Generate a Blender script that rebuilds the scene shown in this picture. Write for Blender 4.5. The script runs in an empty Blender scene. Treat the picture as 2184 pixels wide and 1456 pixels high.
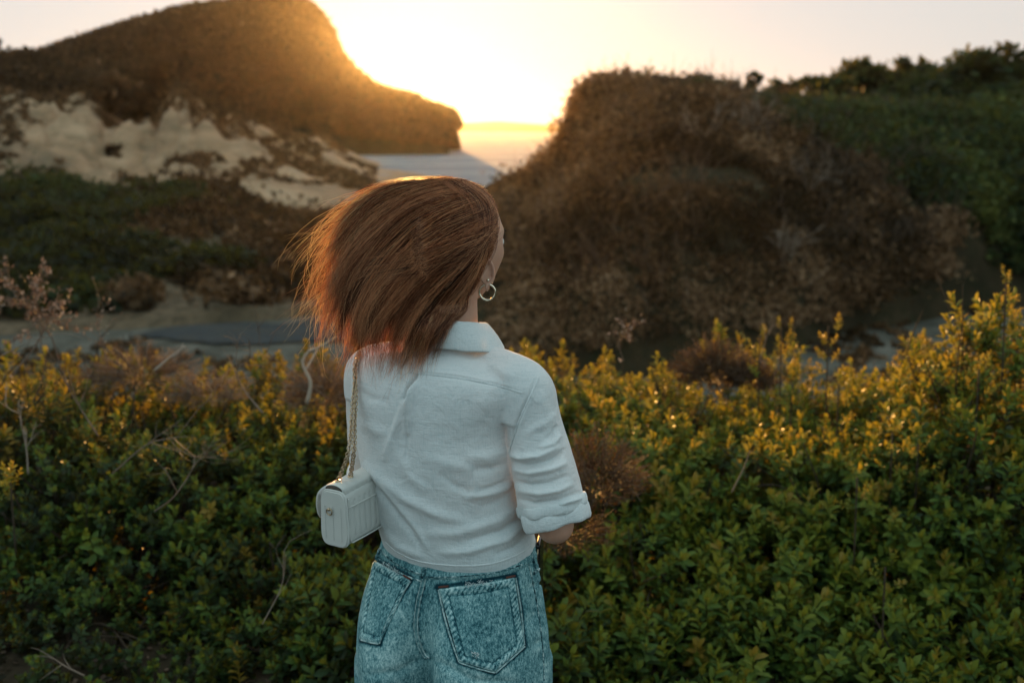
import bpy, bmesh, math, random
import numpy as np
from mathutils import Vector, Matrix
from mathutils.bvhtree import BVHTree

R = math.radians
rng = np.random.default_rng(7)
random.seed(7)
sc = bpy.context.scene
COL = sc.collection

# ------------------------------------------------------------ camera
CAM = Vector((0.0, 0.0, 1.79))
PITCH = R(12.2)
FPX = 2184 * 35.0 / 36.0
cam_d = bpy.data.cameras.new('camera')
cam_d.lens = 35.0
cam_d.sensor_width = 36.0
cam_d.clip_start = 0.05
cam_d.clip_end = 12000
cam_d.dof.use_dof = True
cam_d.dof.focus_distance = 1.88
cam_d.dof.aperture_fstop = 3.2
cam = bpy.data.objects.new('camera', cam_d)
cam.location = CAM
cam.rotation_euler = (R(90) - PITCH, 0, 0)
COL.objects.link(cam)
sc.camera = cam

# ------------------------------------------------------------ sun, sky, exposure
SUN_EL, SUN_AZ = R(2.45), R(-6.3)
SUN_DIR = Vector((math.sin(SUN_AZ) * math.cos(SUN_EL), math.cos(SUN_AZ) * math.cos(SUN_EL), math.sin(SUN_EL)))
ld = bpy.data.lights.new('sun', 'SUN')
ld.energy = 5.0
ld.angle = R(0.6)
ld.color = (1.0, 0.49, 0.13)
sun = bpy.data.objects.new('sun', ld)
sun.rotation_euler = SUN_DIR.to_track_quat('Z', 'Y').to_euler()
sun.location = (0, 0, 30)
COL.objects.link(sun)

world = bpy.data.worlds.new('World')
sc.world = world
world.use_nodes = True
wn, wl = world.node_tree.nodes, world.node_tree.links
wn.clear()
w_out = wn.new('ShaderNodeOutputWorld')
w_bg = wn.new('ShaderNodeBackground')
sky = wn.new('ShaderNodeTexSky')
sky.sky_type = 'NISHITA'
sky.sun_disc = False
sky.sun_elevation = R(5.0)
sky.sun_rotation = SUN_AZ
sky.altitude = 10
sky.air_density = 1.0
sky.dust_density = 1.0
sky.ozone_density = 1.6
SKY_STRENGTH = 0.10
# added ramp over most of the sky: pale sunward, teal opposite for ambient light
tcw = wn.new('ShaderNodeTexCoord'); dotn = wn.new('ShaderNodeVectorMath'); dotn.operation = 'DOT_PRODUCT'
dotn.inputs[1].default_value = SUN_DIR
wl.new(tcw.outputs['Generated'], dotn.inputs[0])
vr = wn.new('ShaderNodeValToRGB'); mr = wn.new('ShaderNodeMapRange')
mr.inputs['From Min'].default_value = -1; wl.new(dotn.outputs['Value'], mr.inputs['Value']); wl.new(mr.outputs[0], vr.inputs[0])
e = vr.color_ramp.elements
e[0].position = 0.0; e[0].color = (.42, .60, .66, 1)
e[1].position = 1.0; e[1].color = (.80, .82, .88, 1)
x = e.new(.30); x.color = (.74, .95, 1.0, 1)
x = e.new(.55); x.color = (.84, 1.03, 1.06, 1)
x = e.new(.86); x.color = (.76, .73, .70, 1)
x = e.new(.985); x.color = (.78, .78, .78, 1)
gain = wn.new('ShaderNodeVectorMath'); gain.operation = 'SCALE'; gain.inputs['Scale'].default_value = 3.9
wl.new(vr.outputs[0], gain.inputs[0])
sky_tint = wn.new('ShaderNodeMix'); sky_tint.data_type = 'RGBA'
sky_tint.inputs['Factor'].default_value = 0.96
wl.new(gain.outputs[0], sky_tint.inputs['B'])
wl.new(sky.outputs[0], sky_tint.inputs['A'])
wl.new(sky_tint.outputs['Result'], w_bg.inputs[0])
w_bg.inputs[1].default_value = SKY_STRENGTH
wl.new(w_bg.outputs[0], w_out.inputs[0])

sc.view_settings.view_transform = 'Standard'
sc.view_settings.look = 'None'
sc.view_settings.exposure = 1.25
sc.view_settings.gamma = 1.0
sc.render.engine = 'CYCLES'
sc.cycles.use_denoising = True
sc.cycles.max_bounces = 8
sc.cycles.transparent_max_bounces = 8
sc.cycles.volume_bounces = 0
sc.cycles.sample_clamp_indirect = 4.0

# ------------------------------------------------------------ helpers
RV = Vector((1, 0, 0))
UV_ = Vector((0, math.sin(PITCH), math.cos(PITCH)))
FV = Vector((0, math.cos(PITCH), -math.sin(PITCH)))

def ray(px, py):
    return (FV + RV * ((px - 1092) / FPX) + UV_ * ((728 - py) / FPX))

def W(px, py, Y):
    d = ray(px, py)
    return CAM + d * (Y / d.y)

def Wz(px, py, z):
    d = ray(px, py)
    return CAM + d * ((z - CAM.z) / d.z)

def to_px(P):
    """P (n,3) -> pixel coords (n,2)"""
    q = np.asarray(P, float) - np.array(CAM)
    dep = q @ np.array(FV)
    return np.stack([1092 + FPX * (q @ np.array(RV)) / dep, 728 - FPX * (q @ np.array(UV_)) / dep], 1)

def link(o, parent=None):
    COL.objects.link(o)
    if parent is not None:
        o.parent = parent
    return o

def tag(o, label=None, cat=None, group=None, kind=None):
    if label: o['label'] = label
    if cat: o['category'] = cat
    if group: o['group'] = group
    if kind: o['kind'] = kind
    return o

def empty(name, loc=(0, 0, 0)):
    o = bpy.data.objects.new(name, None)
    o.empty_display_size = 0.1
    o.location = loc
    COL.objects.link(o)
    return o

def child(o, parent):
    """parent keeping the world position (parents are only translated)"""
    o.parent = parent
    o.matrix_parent_inverse = Matrix.Translation(-Vector(parent.location))
    return o

def mesh_np(name, V, F, mat=None, parent=None, smooth=True, attrs=None):
    """V (n,3) array; F list of arrays each (m,k)"""
    me = bpy.data.meshes.new(name)
    V = np.asarray(V, np.float32)
    if isinstance(F, np.ndarray): F = [F]
    F = [np.asarray(f, np.int32) for f in F if len(f)]
    me.vertices.add(len(V))
    me.vertices.foreach_set('co', V.ravel())
    nl = sum(f.size for f in F); nf = sum(len(f) for f in F)
    me.loops.add(nl); me.polygons.add(nf)
    me.loops.foreach_set('vertex_index', np.concatenate([f.ravel() for f in F]))
    tot = np.concatenate([np.full(len(f), f.shape[1], np.int32) for f in F])
    st = np.concatenate([[0], np.cumsum(tot)[:-1]]).astype(np.int32)
    me.polygons.foreach_set('loop_start', st)
    me.polygons.foreach_set('loop_total', tot)
    me.update(calc_edges=True)
    if smooth:
        me.polygons.foreach_set('use_smooth', np.ones(nf, bool))
    if attrs:
        for k, a in attrs.items():
            at = me.attributes.new(k, 'FLOAT', 'POINT')
            at.data.foreach_set('value', np.asarray(a, np.float32))
    if mat: me.materials.append(mat)
    o = bpy.data.objects.new(name, me)
    COL.objects.link(o)
    if parent is not None: child(o, parent)
    return o

def fbm(P, octaves=4, seed=0, freq=1.0):
    """cheap smooth noise: sum of rotated value-noise, vectorised. P (n,3)"""
    P = np.asarray(P, float) * freq
    out = np.zeros(len(P)); amp = 1.0; tot = 0
    for o in range(octaves):
        out += amp * vnoise(P + 17.3 * (o + 1) + seed * 31.7, seed + o)
        tot += amp; amp *= 0.5; P = P * 2.03
    return out / tot

def _hash(ix, iy, iz, s):
    h = (ix * 374761393 + iy * 668265263 + iz * 2147483647 % 4294967291 * 1 + s * 974711) & 0xFFFFFFFF
    h = (h ^ (h >> 13)) * 1274126177 & 0xFFFFFFFF
    h = (h ^ (iz * 2654435761 & 0xFFFFFFFF)) * 2246822519 & 0xFFFFFFFF
    h = h ^ (h >> 16)
    return (h & 0xFFFFFF) / float(0xFFFFFF)

def vnoise(P, s=0):
    i = np.floor(P).astype(np.int64); f = P - i
    f = f * f * (3 - 2 * f)
    r = 0
    for dx in (0, 1):
        for dy in (0, 1):
            for dz in (0, 1):
                w = (f[:, 0] if dx else 1 - f[:, 0]) * (f[:, 1] if dy else 1 - f[:, 1]) * (f[:, 2] if dz else 1 - f[:, 2])
                r = r + w * _hash(i[:, 0] + dx, i[:, 1] + dy, i[:, 2] + dz, s)
    return r * 2 - 1

def interp_rows(tab, x):
    """tab rows (x, a, b, ...) sorted; linear interpolation at x -> columns"""
    t = np.array(tab, float)
    return [np.interp(x, t[:, 0], t[:, k]) for k in range(1, t.shape[1])]

def catmull(pts, n):
    P = np.array([tuple(p) for p in pts], float)
    P = np.vstack([2 * P[0] - P[1], P, 2 * P[-1] - P[-2]])
    m = len(P) - 3
    t = np.linspace(0, m, n); i = np.minimum(t.astype(int), m - 1); u = (t - i)[:, None]
    a, b, c, d = P[i], P[i + 1], P[i + 2], P[i + 3]
    return .5 * ((2 * b) + (c - a) * u + (2 * a - 5 * b + 4 * c - d) * u ** 2 + (3 * b - a - 3 * c + d) * u ** 3)

def frames(path):
    T = np.gradient(path, axis=0); T /= np.linalg.norm(T, axis=1)[:, None] + 1e-12
    N = np.zeros_like(T)
    ref = np.array([0, 0, 1.0]) if abs(T[0, 2]) < .9 else np.array([1.0, 0, 0])
    n = np.cross(T[0], ref); n /= np.linalg.norm(n)
    for k in range(len(T)):
        n = n - T[k] * (n @ T[k]); n /= np.linalg.norm(n) + 1e-12
        N[k] = n
    return T, N, np.cross(T, N)

class MB:
    def __init__(s): s.V = []; s.F3 = []; s.F4 = []; s.n = 0; s.A = []
    def add(s, V, F, tone=0.5):
        V = np.asarray(V, float)
        for f in ([F] if isinstance(F, np.ndarray) else F):
            if len(f) == 0: continue
            f = np.asarray(f, np.int64)
            (s.F3 if f.shape[1] == 3 else s.F4).append(f + s.n)
        s.V.append(V); s.n += len(V)
        s.A.append(np.broadcast_to(np.asarray(tone, float), (len(V),)))
    def tube(s, path, rad, sides=8, caps=True, tone=0.5, rad2=None, frame=None):
        path = np.asarray(path, float); n = len(path)
        rad = np.broadcast_to(np.asarray(rad, float), (n,))
        rad2 = rad if rad2 is None else np.broadcast_to(np.asarray(rad2, float), (n,))
        T, N, B = frames(path) if frame is None else frame
        a = np.linspace(0, 2 * np.pi, sides, endpoint=False)
        V = path[:, None] + N[:, None] * (np.cos(a)[None, :, None] * rad[:, None, None]) + B[:, None] * (np.sin(a)[None, :, None] * rad2[:, None, None])
        V = V.reshape(-1, 3)
        i = np.arange(n - 1)[:, None] * sides; j = np.arange(sides)[None]; k = (j + 1) % sides
        F = np.stack([i + j, i + k, i + sides + k, i + sides + j], -1).reshape(-1, 4)
        fs = [F]
        if caps:
            V = np.vstack([V, path[0], path[-1]])
            b0, b1 = n * sides, n * sides + 1
            jj = np.arange(sides); kk = (jj + 1) % sides; e = (n - 1) * sides
            fs.append(np.vstack([np.stack([np.full(sides, b0), kk, jj], 1), np.stack([np.full(sides, b1), e + jj, e + kk], 1)]))
        s.add(V, fs, tone)
    def rings(s, Rg, caps=True, tone=0.5):
        """Rg (n, m, 3) closed rings"""
        Rg = np.asarray(Rg, float); n, m, _ = Rg.shape
        V = Rg.reshape(-1, 3)
        i = np.arange(n - 1)[:, None] * m; j = np.arange(m)[None]; k = (j + 1) % m
        fs = [np.stack([i + j, i + k, i + m + k, i + m + j], -1).reshape(-1, 4)]
        if caps:
            V = np.vstack([V, Rg[0].mean(0), Rg[-1].mean(0)])
            jj = np.arange(m); kk = (jj + 1) % m; e = (n - 1) * m
            fs.append(np.vstack([np.stack([np.full(m, n * m), kk, jj], 1), np.stack([np.full(m, n * m + 1), e + jj, e + kk], 1)]))
        s.add(V, fs, tone)
    def ball(s, c, r, M=None, nu=20, nv=14, tone=.5):
        th = np.linspace(0, np.pi, nv)[1:-1]; ph = np.linspace(0, 2 * np.pi, nu, endpoint=False)
        P = np.stack([np.sin(th)[:, None] * np.cos(ph), np.sin(th)[:, None] * np.sin(ph), np.cos(th)[:, None] * np.ones(nu)], -1)
        top, bot = np.array([0, 0, 1.]), np.array([0, 0, -1.])
        V = np.vstack([P.reshape(-1, 3), top, bot]) * np.asarray(r, float)
        if M is not None: V = V @ np.asarray(M, float).T
        V = V + np.asarray(tuple(c), float)
        m = nu; n = nv - 2
        i = np.arange(n - 1)[:, None] * m; j = np.arange(m)[None]; k = (j + 1) % m
        fs = [np.stack([i + j, i + m + j, i + m + k, i + k], -1).reshape(-1, 4)]
        jj = np.arange(m); kk = (jj + 1) % m; e = (n - 1) * m
        fs.append(np.vstack([np.stack([np.full(m, n * m), jj, kk], 1), np.stack([np.full(m, n * m + 1), e + kk, e + jj], 1)]))
        s.add(V, fs, tone)
    def build(s, name, mat=None, parent=None, smooth=True, attr=True):
        F = []
        if s.F4: F.append(np.vstack(s.F4))
        if s.F3: F.append(np.vstack(s.F3))
        return mesh_np(name, np.vstack(s.V), F, mat, parent, smooth, {'tone': np.concatenate(s.A)} if attr else None)

def remeshed(mb, voxel, smooth_it=6, smooth_f=.5):
    """union of closed shapes -> numpy verts/faces/normals of a single skin"""
    o = mb.build('tmp')
    m = o.modifiers.new('r', 'REMESH'); m.mode = 'VOXEL'; m.voxel_size = voxel; m.use_smooth_shade = True
    if smooth_it:
        s_ = o.modifiers.new('s', 'SMOOTH'); s_.iterations = smooth_it; s_.factor = smooth_f
    dg = bpy.context.evaluated_depsgraph_get()
    me = bpy.data.meshes.new_from_object(o.evaluated_get(dg))
    bpy.data.objects.remove(o)
    n = len(me.vertices); V = np.empty(n * 3, np.float32); me.vertices.foreach_get('co', V); V = V.reshape(-1, 3).astype(float)
    nf = len(me.polygons); tot = np.empty(nf, np.int32); me.polygons.foreach_get('loop_total', tot)
    li = np.empty(len(me.loops), np.int32); me.loops.foreach_get('vertex_index', li)
    st = np.concatenate([[0], np.cumsum(tot)[:-1]])
    F = []
    for k in (3, 4):
        s0 = st[tot == k]
        if len(s0): F.append(li[s0[:, None] + np.arange(k)[None]])
    bpy.data.meshes.remove(me)
    return V, F

def vnormals(V, F):
    N = np.zeros_like(V)
    for f in F:
        n = np.cross(V[f[:, 1]] - V[f[:, 0]], V[f[:, 2]] - V[f[:, 0]])
        for k in range(f.shape[1]): np.add.at(N, f[:, k], n)
    return N / (np.linalg.norm(N, axis=1)[:, None] + 1e-12)

def bvh_of(V, F):
    return BVHTree.FromPolygons([tuple(v) for v in V], [tuple(int(i) for i in f) for ff in F for f in ff])

def seg_dist(P, A, B):
    """distance of 2D points P to segment AB and parameter"""
    A = np.array(A, float); B = np.array(B, float); d = B - A
    t = np.clip(((P - A) @ d) / (d @ d), 0, 1)
    return np.linalg.norm(P - (A + t[:, None] * d), axis=1), t

def poly_dist(P, pts):
    best = np.full(len(P), 1e9); tt = np.zeros(len(P)); n = len(pts) - 1; sg = np.ones(len(P))
    for k in range(n):
        d, t = seg_dist(P, pts[k], pts[k + 1])
        m = d < best
        A = np.array(pts[k], float); D = np.array(pts[k + 1], float) - A
        s_ = np.sign(D[0] * (P[:, 1] - A[1]) - D[1] * (P[:, 0] - A[0]))
        best = np.where(m, d, best); tt = np.where(m, (k + t) / n, tt); sg = np.where(m, s_, sg)
    return best, tt, sg

# ------------------------------------------------------------ materials
class NT:
    def __init__(s, name):
        s.m = bpy.data.materials.new(name); s.m.use_nodes = True
        s.t = s.m.node_tree; s.t.nodes.clear()
        s.out = s.t.nodes.new('ShaderNodeOutputMaterial')
    def n(s, typ, **kw):
        nd = s.t.nodes.new('ShaderNode' + typ)
        for k, v in kw.items(): setattr(nd, k, v)
        return nd
    def l(s, a, b): s.t.links.new(a, b)
    def coords(s, scale=(1, 1, 1), rot=(0, 0, 0)):
        c = s.n('TexCoord'); mp = s.n('Mapping'); mp.inputs['Scale'].default_value = scale; mp.inputs['Rotation'].default_value = rot
        s.l(c.outputs['Object'], mp.inputs['Vector']); return mp.outputs[0]
    def noise(s, scale, detail=4, rough=.55, vec=None, dist=0):
        nd = s.n('TexNoise'); nd.inputs['Scale'].default_value = scale; nd.inputs['Detail'].default_value = detail
        nd.inputs['Roughness'].default_value = rough; nd.inputs['Distortion'].default_value = dist
        if vec is None: vec = s.coords()
        s.l(vec, nd.inputs['Vector']); return nd.outputs['Fac']
    def ramp(s, fac, stops):
        r = s.n('ValToRGB'); e = r.color_ramp.elements
        while len(e) > 1: e.remove(e[-1])
        e[0].position = stops[0][0]; e[0].color = (*stops[0][1], 1)
        for p, c in stops[1:]:
            x = e.new(p); x.color = (*c, 1)
        s.l(fac, r.inputs[0]); return r.outputs[0]
    def mix(s, f, a, b, mode='MIX'):
        m = s.n('Mix', data_type='RGBA', blend_type=mode)
        for sock, v in ((m.inputs['Factor'], f), (m.inputs['A'], a), (m.inputs['B'], b)):
            if isinstance(v, (int, float)): sock.default_value = v
            elif isinstance(v, tuple): sock.default_value = (*v, 1)
            else: s.l(v, sock)
        return m.outputs['Result']
    def math(s, op, a, b=None):
        m = s.n('Math', operation=op)
        for k, v in ((0, a), (1, b)):
            if v is None: continue
            if isinstance(v, (int, float)): m.inputs[k].default_value = v
            else: s.l(v, m.inputs[k])
        return m.outputs[0]
    def attr(s, name):
        a = s.n('Attribute'); a.attribute_name = name; return a.outputs['Fac']
    def bsdf(s, col, rough=.6, bump=None, bstr=.3, bdist=.01, **kw):
        b = s.n('BsdfPrincipled')
        if isinstance(col, tuple): b.inputs['Base Color'].default_value = (*col, 1)
        else: s.l(col, b.inputs['Base Color'])
        if isinstance(rough, (int, float)): b.inputs['Roughness'].default_value = rough
        else: s.l(rough, b.inputs['Roughness'])
        for k, v in kw.items():
            b.inputs[k.replace('_', ' ')].default_value = v
        if bump is not None:
            bp = s.n('Bump'); bp.inputs['Strength'].default_value = bstr; bp.inputs['Distance'].default_value = bdist
            s.l(bump, bp.inputs['Height']); s.l(bp.outputs[0], b.inputs['Normal'])
            s.bump = bp
        return b.outputs[0]
    def done(s, sh):
        s.l(sh, s.out.inputs['Surface']); return s.m

def leaf_mat(name, stops, trans=(.35, .40, .06), tf=.4, rough=.45, spec=.4):
    t = NT(name)
    c = t.ramp(t.attr('tone'), stops)
    sh = t.bsdf(c, rough, Specular_IOR_Level=spec)
    tr = t.n('BsdfTranslucent')
    t.l(t.mix(.6, c, trans), tr.inputs['Color'])
    mx = t.n('MixShader'); mx.inputs[0].default_value = tf
    t.l(sh, mx.inputs[1]); t.l(tr.outputs[0], mx.inputs[2])
    return t.done(mx.outputs[0])

M = {}
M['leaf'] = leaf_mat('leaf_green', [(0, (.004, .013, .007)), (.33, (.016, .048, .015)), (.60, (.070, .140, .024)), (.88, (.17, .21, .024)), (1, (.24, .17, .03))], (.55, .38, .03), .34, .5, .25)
M['scrub_brown'] = leaf_mat('dry_scrub', [(0, (.010, .010, .006)), (.3, (.040, .028, .015)), (.6, (.135, .074, .036)), (1, (.34, .21, .12))], (.3, .16, .05), .2, .8, .1)
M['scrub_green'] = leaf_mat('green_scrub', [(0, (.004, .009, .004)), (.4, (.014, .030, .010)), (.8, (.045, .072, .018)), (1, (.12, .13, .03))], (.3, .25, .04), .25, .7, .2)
M['twig'] = leaf_mat('dry_twig', [(0, (.05, .035, .025)), (.5, (.15, .105, .075)), (1, (.42, .35, .28))], (.4, .2, .1), .12, .7, .2)
M['bark'] = leaf_mat('bark', [(0, (.03, .022, .016)), (1, (.09, .065, .045))], (.2, .1, .05), .02, .9, .1)

def ground_mat(name, a, b, c, s1=.5, s2=4, bump=.5, bdist=.1):
    t = NT(name)
    n1 = t.noise(s1, 6); n2 = t.noise(s2, 6, .65)
    col = t.mix(t.ramp(n1, [(.38, (0, 0, 0)), (.62, (1, 1, 1))]), a, b)
    col = t.mix(t.ramp(n2, [(.45, (0, 0, 0)), (.7, (1, 1, 1))]), col, c)
    return t.done(t.bsdf(col, .95, n2, bump, bdist, Specular_IOR_Level=.1))
M['soil'] = ground_mat('soil', (.05, .04, .026), (.10, .075, .05), (.03, .03, .015), 1.0, 9, .5, .04)
M['hill'] = ground_mat('scrub_floor', (.030, .024, .013), (.060, .044, .024), (.025, .028, .012), .3, 1.5, .6, .3)
M['valley'] = ground_mat('pale_gravel', (.20, .19, .15), (.30, .27, .21), (.10, .10, .07), .25, 1.2, .3, .1)
M['track'] = ground_mat('dark_track', (.030, .037, .042), (.045, .052, .055), (.06, .06, .05), .15, .8, .2, .03)
# ------------------------------------------------------------ sea, ground, hills
def grid_faces(nu, nv):
    i = np.arange(nu - 1)[:, None] * nv; j = np.arange(nv - 1)[None]
    return np.stack([i + j, i + nv + j, i + nv + j + 1, i + j + 1], -1).reshape(-1, 4)

def sheet(name, X, Y, Z, mat):
    nu, nv = X.shape
    V = np.stack([X, Y, Z], -1).reshape(-1, 3)
    o = mesh_np(name, V, grid_faces(nu, nv), mat)
    tag(o, kind='structure'); return o

SEA_Z = -7.25
VAL_Z = -7.0
def hump(x, y):
    pass
t = NT('sea_water')
vec = t.coords((.05, .35, 1))
nn = t.noise(1.0, 8, .7, vec)
n3 = t.noise(.9, 6, .6, t.coords((.02, .16, 1)))
foam = t.ramp(n3, [(.50, (0, 0, 0)), (.62, (.8, .8, .8))])
colr = t.mix(foam, (.16, .20, .22), (.68, .68, .68))
M['sea'] = t.done(t.bsdf(colr, .55, nn, .9, 1.2, Specular_IOR_Level=.3))
xs = np.linspace(-920, 920, 40)[:, None] * np.ones(40); ys = np.ones(40)[:, None] * np.linspace(60, 1800, 40)
sheet('sea', xs, ys, np.full_like(xs, SEA_Z), M['sea'])

def ground_z(x, y):
    x = np.asarray(x, float); y = np.asarray(y, float)
    near = 0.02 + 0.05 * np.clip(y - 3, 0, 3)
    fall = np.clip((y - 5.6) / 23, 0, 1)
    z = near * (1 - fall) + VAL_Z * (1 - (1 - fall) ** 1.25)
    P = np.stack([x.ravel(), y.ravel(), np.zeros(x.size)], 1)
    return z + (fbm(P, 3, 3, .25).reshape(x.shape) * .35 * np.clip((y - 8) / 6, 0, 1))
gx = np.concatenate([np.linspace(-420, -32, 30), np.linspace(-30, 30, 90), np.linspace(32, 420, 30)])
gy = np.concatenate([np.linspace(-60, -6, 10), np.linspace(-5, 32, 100), np.linspace(34, 135, 50)])
X, Y = np.meshgrid(gx, gy, indexing='ij')
o = sheet('ground', X, Y, ground_z(X, Y), None)
# near = soil, valley floor = gravel
t = NT('ground_mat')
sep = t.n('SeparateXYZ'); c = t.n('TexCoord'); t.l(c.outputs['Object'], sep.inputs[0])
soil = t.ramp(t.noise(9, 6), [(.3, (.02, .017, .010)), (.7, (.075, .058, .038))])
grav = t.ramp(t.noise(.45, 8, .7), [(.3, (.035, .036, .027)), (.48, (.085, .085, .068)), (.75, (.19, .18, .15))])
f = t.math('MULTIPLY', t.math('SUBTRACT', sep.outputs[1], 24.0), .2)
f.node.use_clamp = True
M['ground'] = t.done(t.bsdf(t.mix(f, soil, grav), .95, t.noise(2.5, 6), .4, .08, Specular_IOR_Level=.1))
o.data.materials.append(M['ground'])

def hill(name, ridge, base, back, zb, mat, nu=160, nv=60, amp=1.0, freq=.2, bulge=.75, steep=1.0, seed=1, ridge_amp=1.0, zfun=None):
    rp = np.array([tuple(W(*p)) for p in ridge]); bp = np.array([tuple(W(*p)) for p in base])
    R_ = catmull(rp, nu); B_ = catmull(bp, nu)
    B_[:, 2] = np.minimum(B_[:, 2], zb + 1.5)
    back_ = R_ + np.array([0, back, 0]); back_[:, 2] = zb - 1.5
    front0 = B_.copy(); front0[:, 1] -= 1.5; front0[:, 2] = zb - 1.5
    nb = nv // 3
    v = np.linspace(0, 1, nv - nb)[None, :, None]
    F_ = B_[:, None] * (1 - v) + R_[:, None] * v
    vz = np.sin(v[..., 0] * np.pi / 2) ** steep
    F_[..., 2] = B_[:, None, 2] * (1 - vz) + R_[:, None, 2] * vz
    F_[..., 2] += 0
    w = np.linspace(0, 1, nb + 1)[1:][None, :, None]
    K = R_[:, None] * (1 - w) + back_[:, None] * w
    kz = 1 - np.cos(w[..., 0] * np.pi / 2)
    K[..., 2] = R_[:, None, 2] * (1 - kz) + back_[:, None, 2] * kz
    G = np.concatenate([front0[:, None], F_, K], 1)
    P = G.reshape(-1, 3)
    prof = np.concatenate([[0.0], np.sin(np.linspace(0, 1, nv - nb) * np.pi) ** .6 * .85 + .15 * ridge_amp, np.linspace(1, 0, nb + 1)[1:] * ridge_amp])
    prof = np.tile(prof, nu)
    n1 = fbm(P, 5, seed, freq); n2 = fbm(P + 50, 4, seed + 9, freq)
    P = P + np.stack([n2 * 0, -np.abs(n1) * amp * 1.2, n2 * amp * .8], 1) * prof[:, None]
    if zfun is not None: P = zfun(P, G.shape, prof)
    o = mesh_np(name, P, grid_faces(nu, G.shape[1]), mat)
    tag(o, kind='structure')
    return o, P.reshape(G.shape), nv - nb

def sample_grid(G, n, v0=0.0, v1=1.0, u0=0, u1=1):
    P, N = sample_all(G, n * 4, v0, v1, u0, u1)
    x = to_px(P)[:, 0]; i = (x > -450) & (x < 2650)
    a, b = np.flatnonzero(i)[:n], np.flatnonzero(~i)[:n // 2]
    k = np.concatenate([a, b])
    return P[k], N[k]

def sample_all(G, n, v0=0.0, v1=1.0, u0=0, u1=1):
    """random points + normals on a (nu,nv,3) surface, area weighted"""
    nu, nv = G.shape[:2]
    a0, a1 = int(v0 * (nv - 1)), max(int(v1 * (nv - 1)), 1); b0, b1 = int(u0 * (nu - 1)), int(u1 * (nu - 1))
    S = G[b0:b1 + 1, a0:a1 + 1]
    e1 = S[1:, :-1] - S[:-1, :-1]; e2 = S[:-1, 1:] - S[:-1, :-1]
    N = np.cross(e1, e2); A = np.linalg.norm(N, axis=-1)
    p = (A / A.sum()).ravel(); k = rng.choice(len(p), n, p=p)
    i, j = np.unravel_index(k, A.shape); r = rng.random((n, 2))
    P = S[i, j] + e1[i, j] * r[:, :1] + e2[i, j] * r[:, 1:]
    Nn = N[i, j] / (A[i, j][:, None] + 1e-9); Nn *= np.sign(Nn[:, 2:] + 1e-6)
    return P, Nn

def rand_frames(n, up, tilt):
    """random orthonormal frames around directions up (n,3)"""
    d = up + rng.normal(0, tilt, (n, 3)); d /= np.linalg.norm(d, axis=1)[:, None]
    a = rng.normal(0, 1, (n, 3)); x = np.cross(a, d); x /= np.linalg.norm(x, axis=1)[:, None]
    return x, np.cross(d, x), d

def clumps(name, P, Nn, rad, nq, q, mat, tone, tone_j=.15, flat=.75, parent=None):
    """rounded scrub clumps: nq leaf sprays (bent quads) on a dome of radius rad at each point"""
    n = len(P); rad = np.broadcast_to(rad, (n,)); tone = np.broadcast_to(tone, (n,)); q = np.broadcast_to(q, (n,))
    up = Nn * .5 + np.array([0, 0, .8]); up /= np.linalg.norm(up, axis=1)[:, None]
    d = rng.normal(0, 1, (n, nq, 3)); d /= np.linalg.norm(d, axis=2)[..., None]
    s = (d * up[:, None]).sum(-1, keepdims=True); d = d - up[:, None] * np.minimum(s, -0.15) * 1.6
    d /= np.linalg.norm(d, axis=2)[..., None]
    lump = .96 + .14 * vnoise((d * 2.2 + P[:, None] * 1.7).reshape(-1, 3), 5).reshape(n, nq)
    c = P[:, None] + d * (rad[:, None] * lump * rng.uniform(.55, 1.0, (n, nq)))[..., None] * np.array([1, 1, flat])
    c = c.reshape(-1, 3); m = len(c)
    x, y, z = rand_frames(m, d.reshape(-1, 3), .8)
    sz = np.repeat(q, nq) * rng.uniform(.5, 1.3, m)
    sx = (sz * rng.uniform(.3, .8, m))[:, None]; sy = sz[:, None]
    bend = z * sy * .3
    V = np.stack([c - x * sx * .5, c + x * sx * .5, c + x * sx * .35 + y * sy - bend, c - x * sx * .35 + y * sy - bend], 1).reshape(-1, 3)
    F = np.arange(m * 4).reshape(-1, 4)
    tn = np.clip(np.repeat(tone, nq) + rng.normal(0, tone_j, m), 0, 1)
    return mesh_np(name, V, F, mat, parent, True, {'tone': np.repeat(tn, 4)})

# ---- headland against the sun
head_o, HG, hv = hill('headland',
    [(-1300, 235, 330), (-420, 175, 330), (-150, 160, 330), (0, 132, 332), (80, 122, 334), (200, 78, 338), (320, 42, 340), (440, 18, 342), (540, 4, 344), (610, -2, 345), (655, 12, 346), (690, 56, 346), (712, 110, 346), (745, 152, 345), (800, 192, 344), (860, 212, 342), (920, 230, 340), (955, 240, 338), (967, 262, 336)],
    [(-1300, 345, 300), (-420, 345, 300), (-150, 345, 300), (0, 340, 302), (80, 338, 304), (200, 336, 306), (320, 334, 308), (440, 332, 310), (540, 331, 312), (610, 330, 314), (655, 330, 316), (700, 329, 318), (745, 329, 320), (800, 328, 322), (850, 328, 324), (900, 327, 326), (930, 327, 328), (950, 327, 330), (958, 327, 332)],
    60, SEA_Z, M['hill'], nu=220, nv=70, amp=5.0, freq=.045, steep=.8, seed=4, ridge_amp=.12)
P, Nn = sample_grid(HG, 8500, .06, .82)
m = P[:, 2] > SEA_Z + 2.2 + 1.5 * vnoise(P * .05, 3)
P, Nn = P[m], Nn[m]
tn = .38 + .25 * fbm(P, 3, 8, .03)
o = clumps('headland_scrub', P, Nn, rng.uniform(1.2, 3.0, len(P)), 26, 1.3, M['scrub_brown'], tn)
tag(o, kind='stuff', label='dense dark maquis scrub over the steep headland in front of the sun', cat='scrub')

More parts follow.
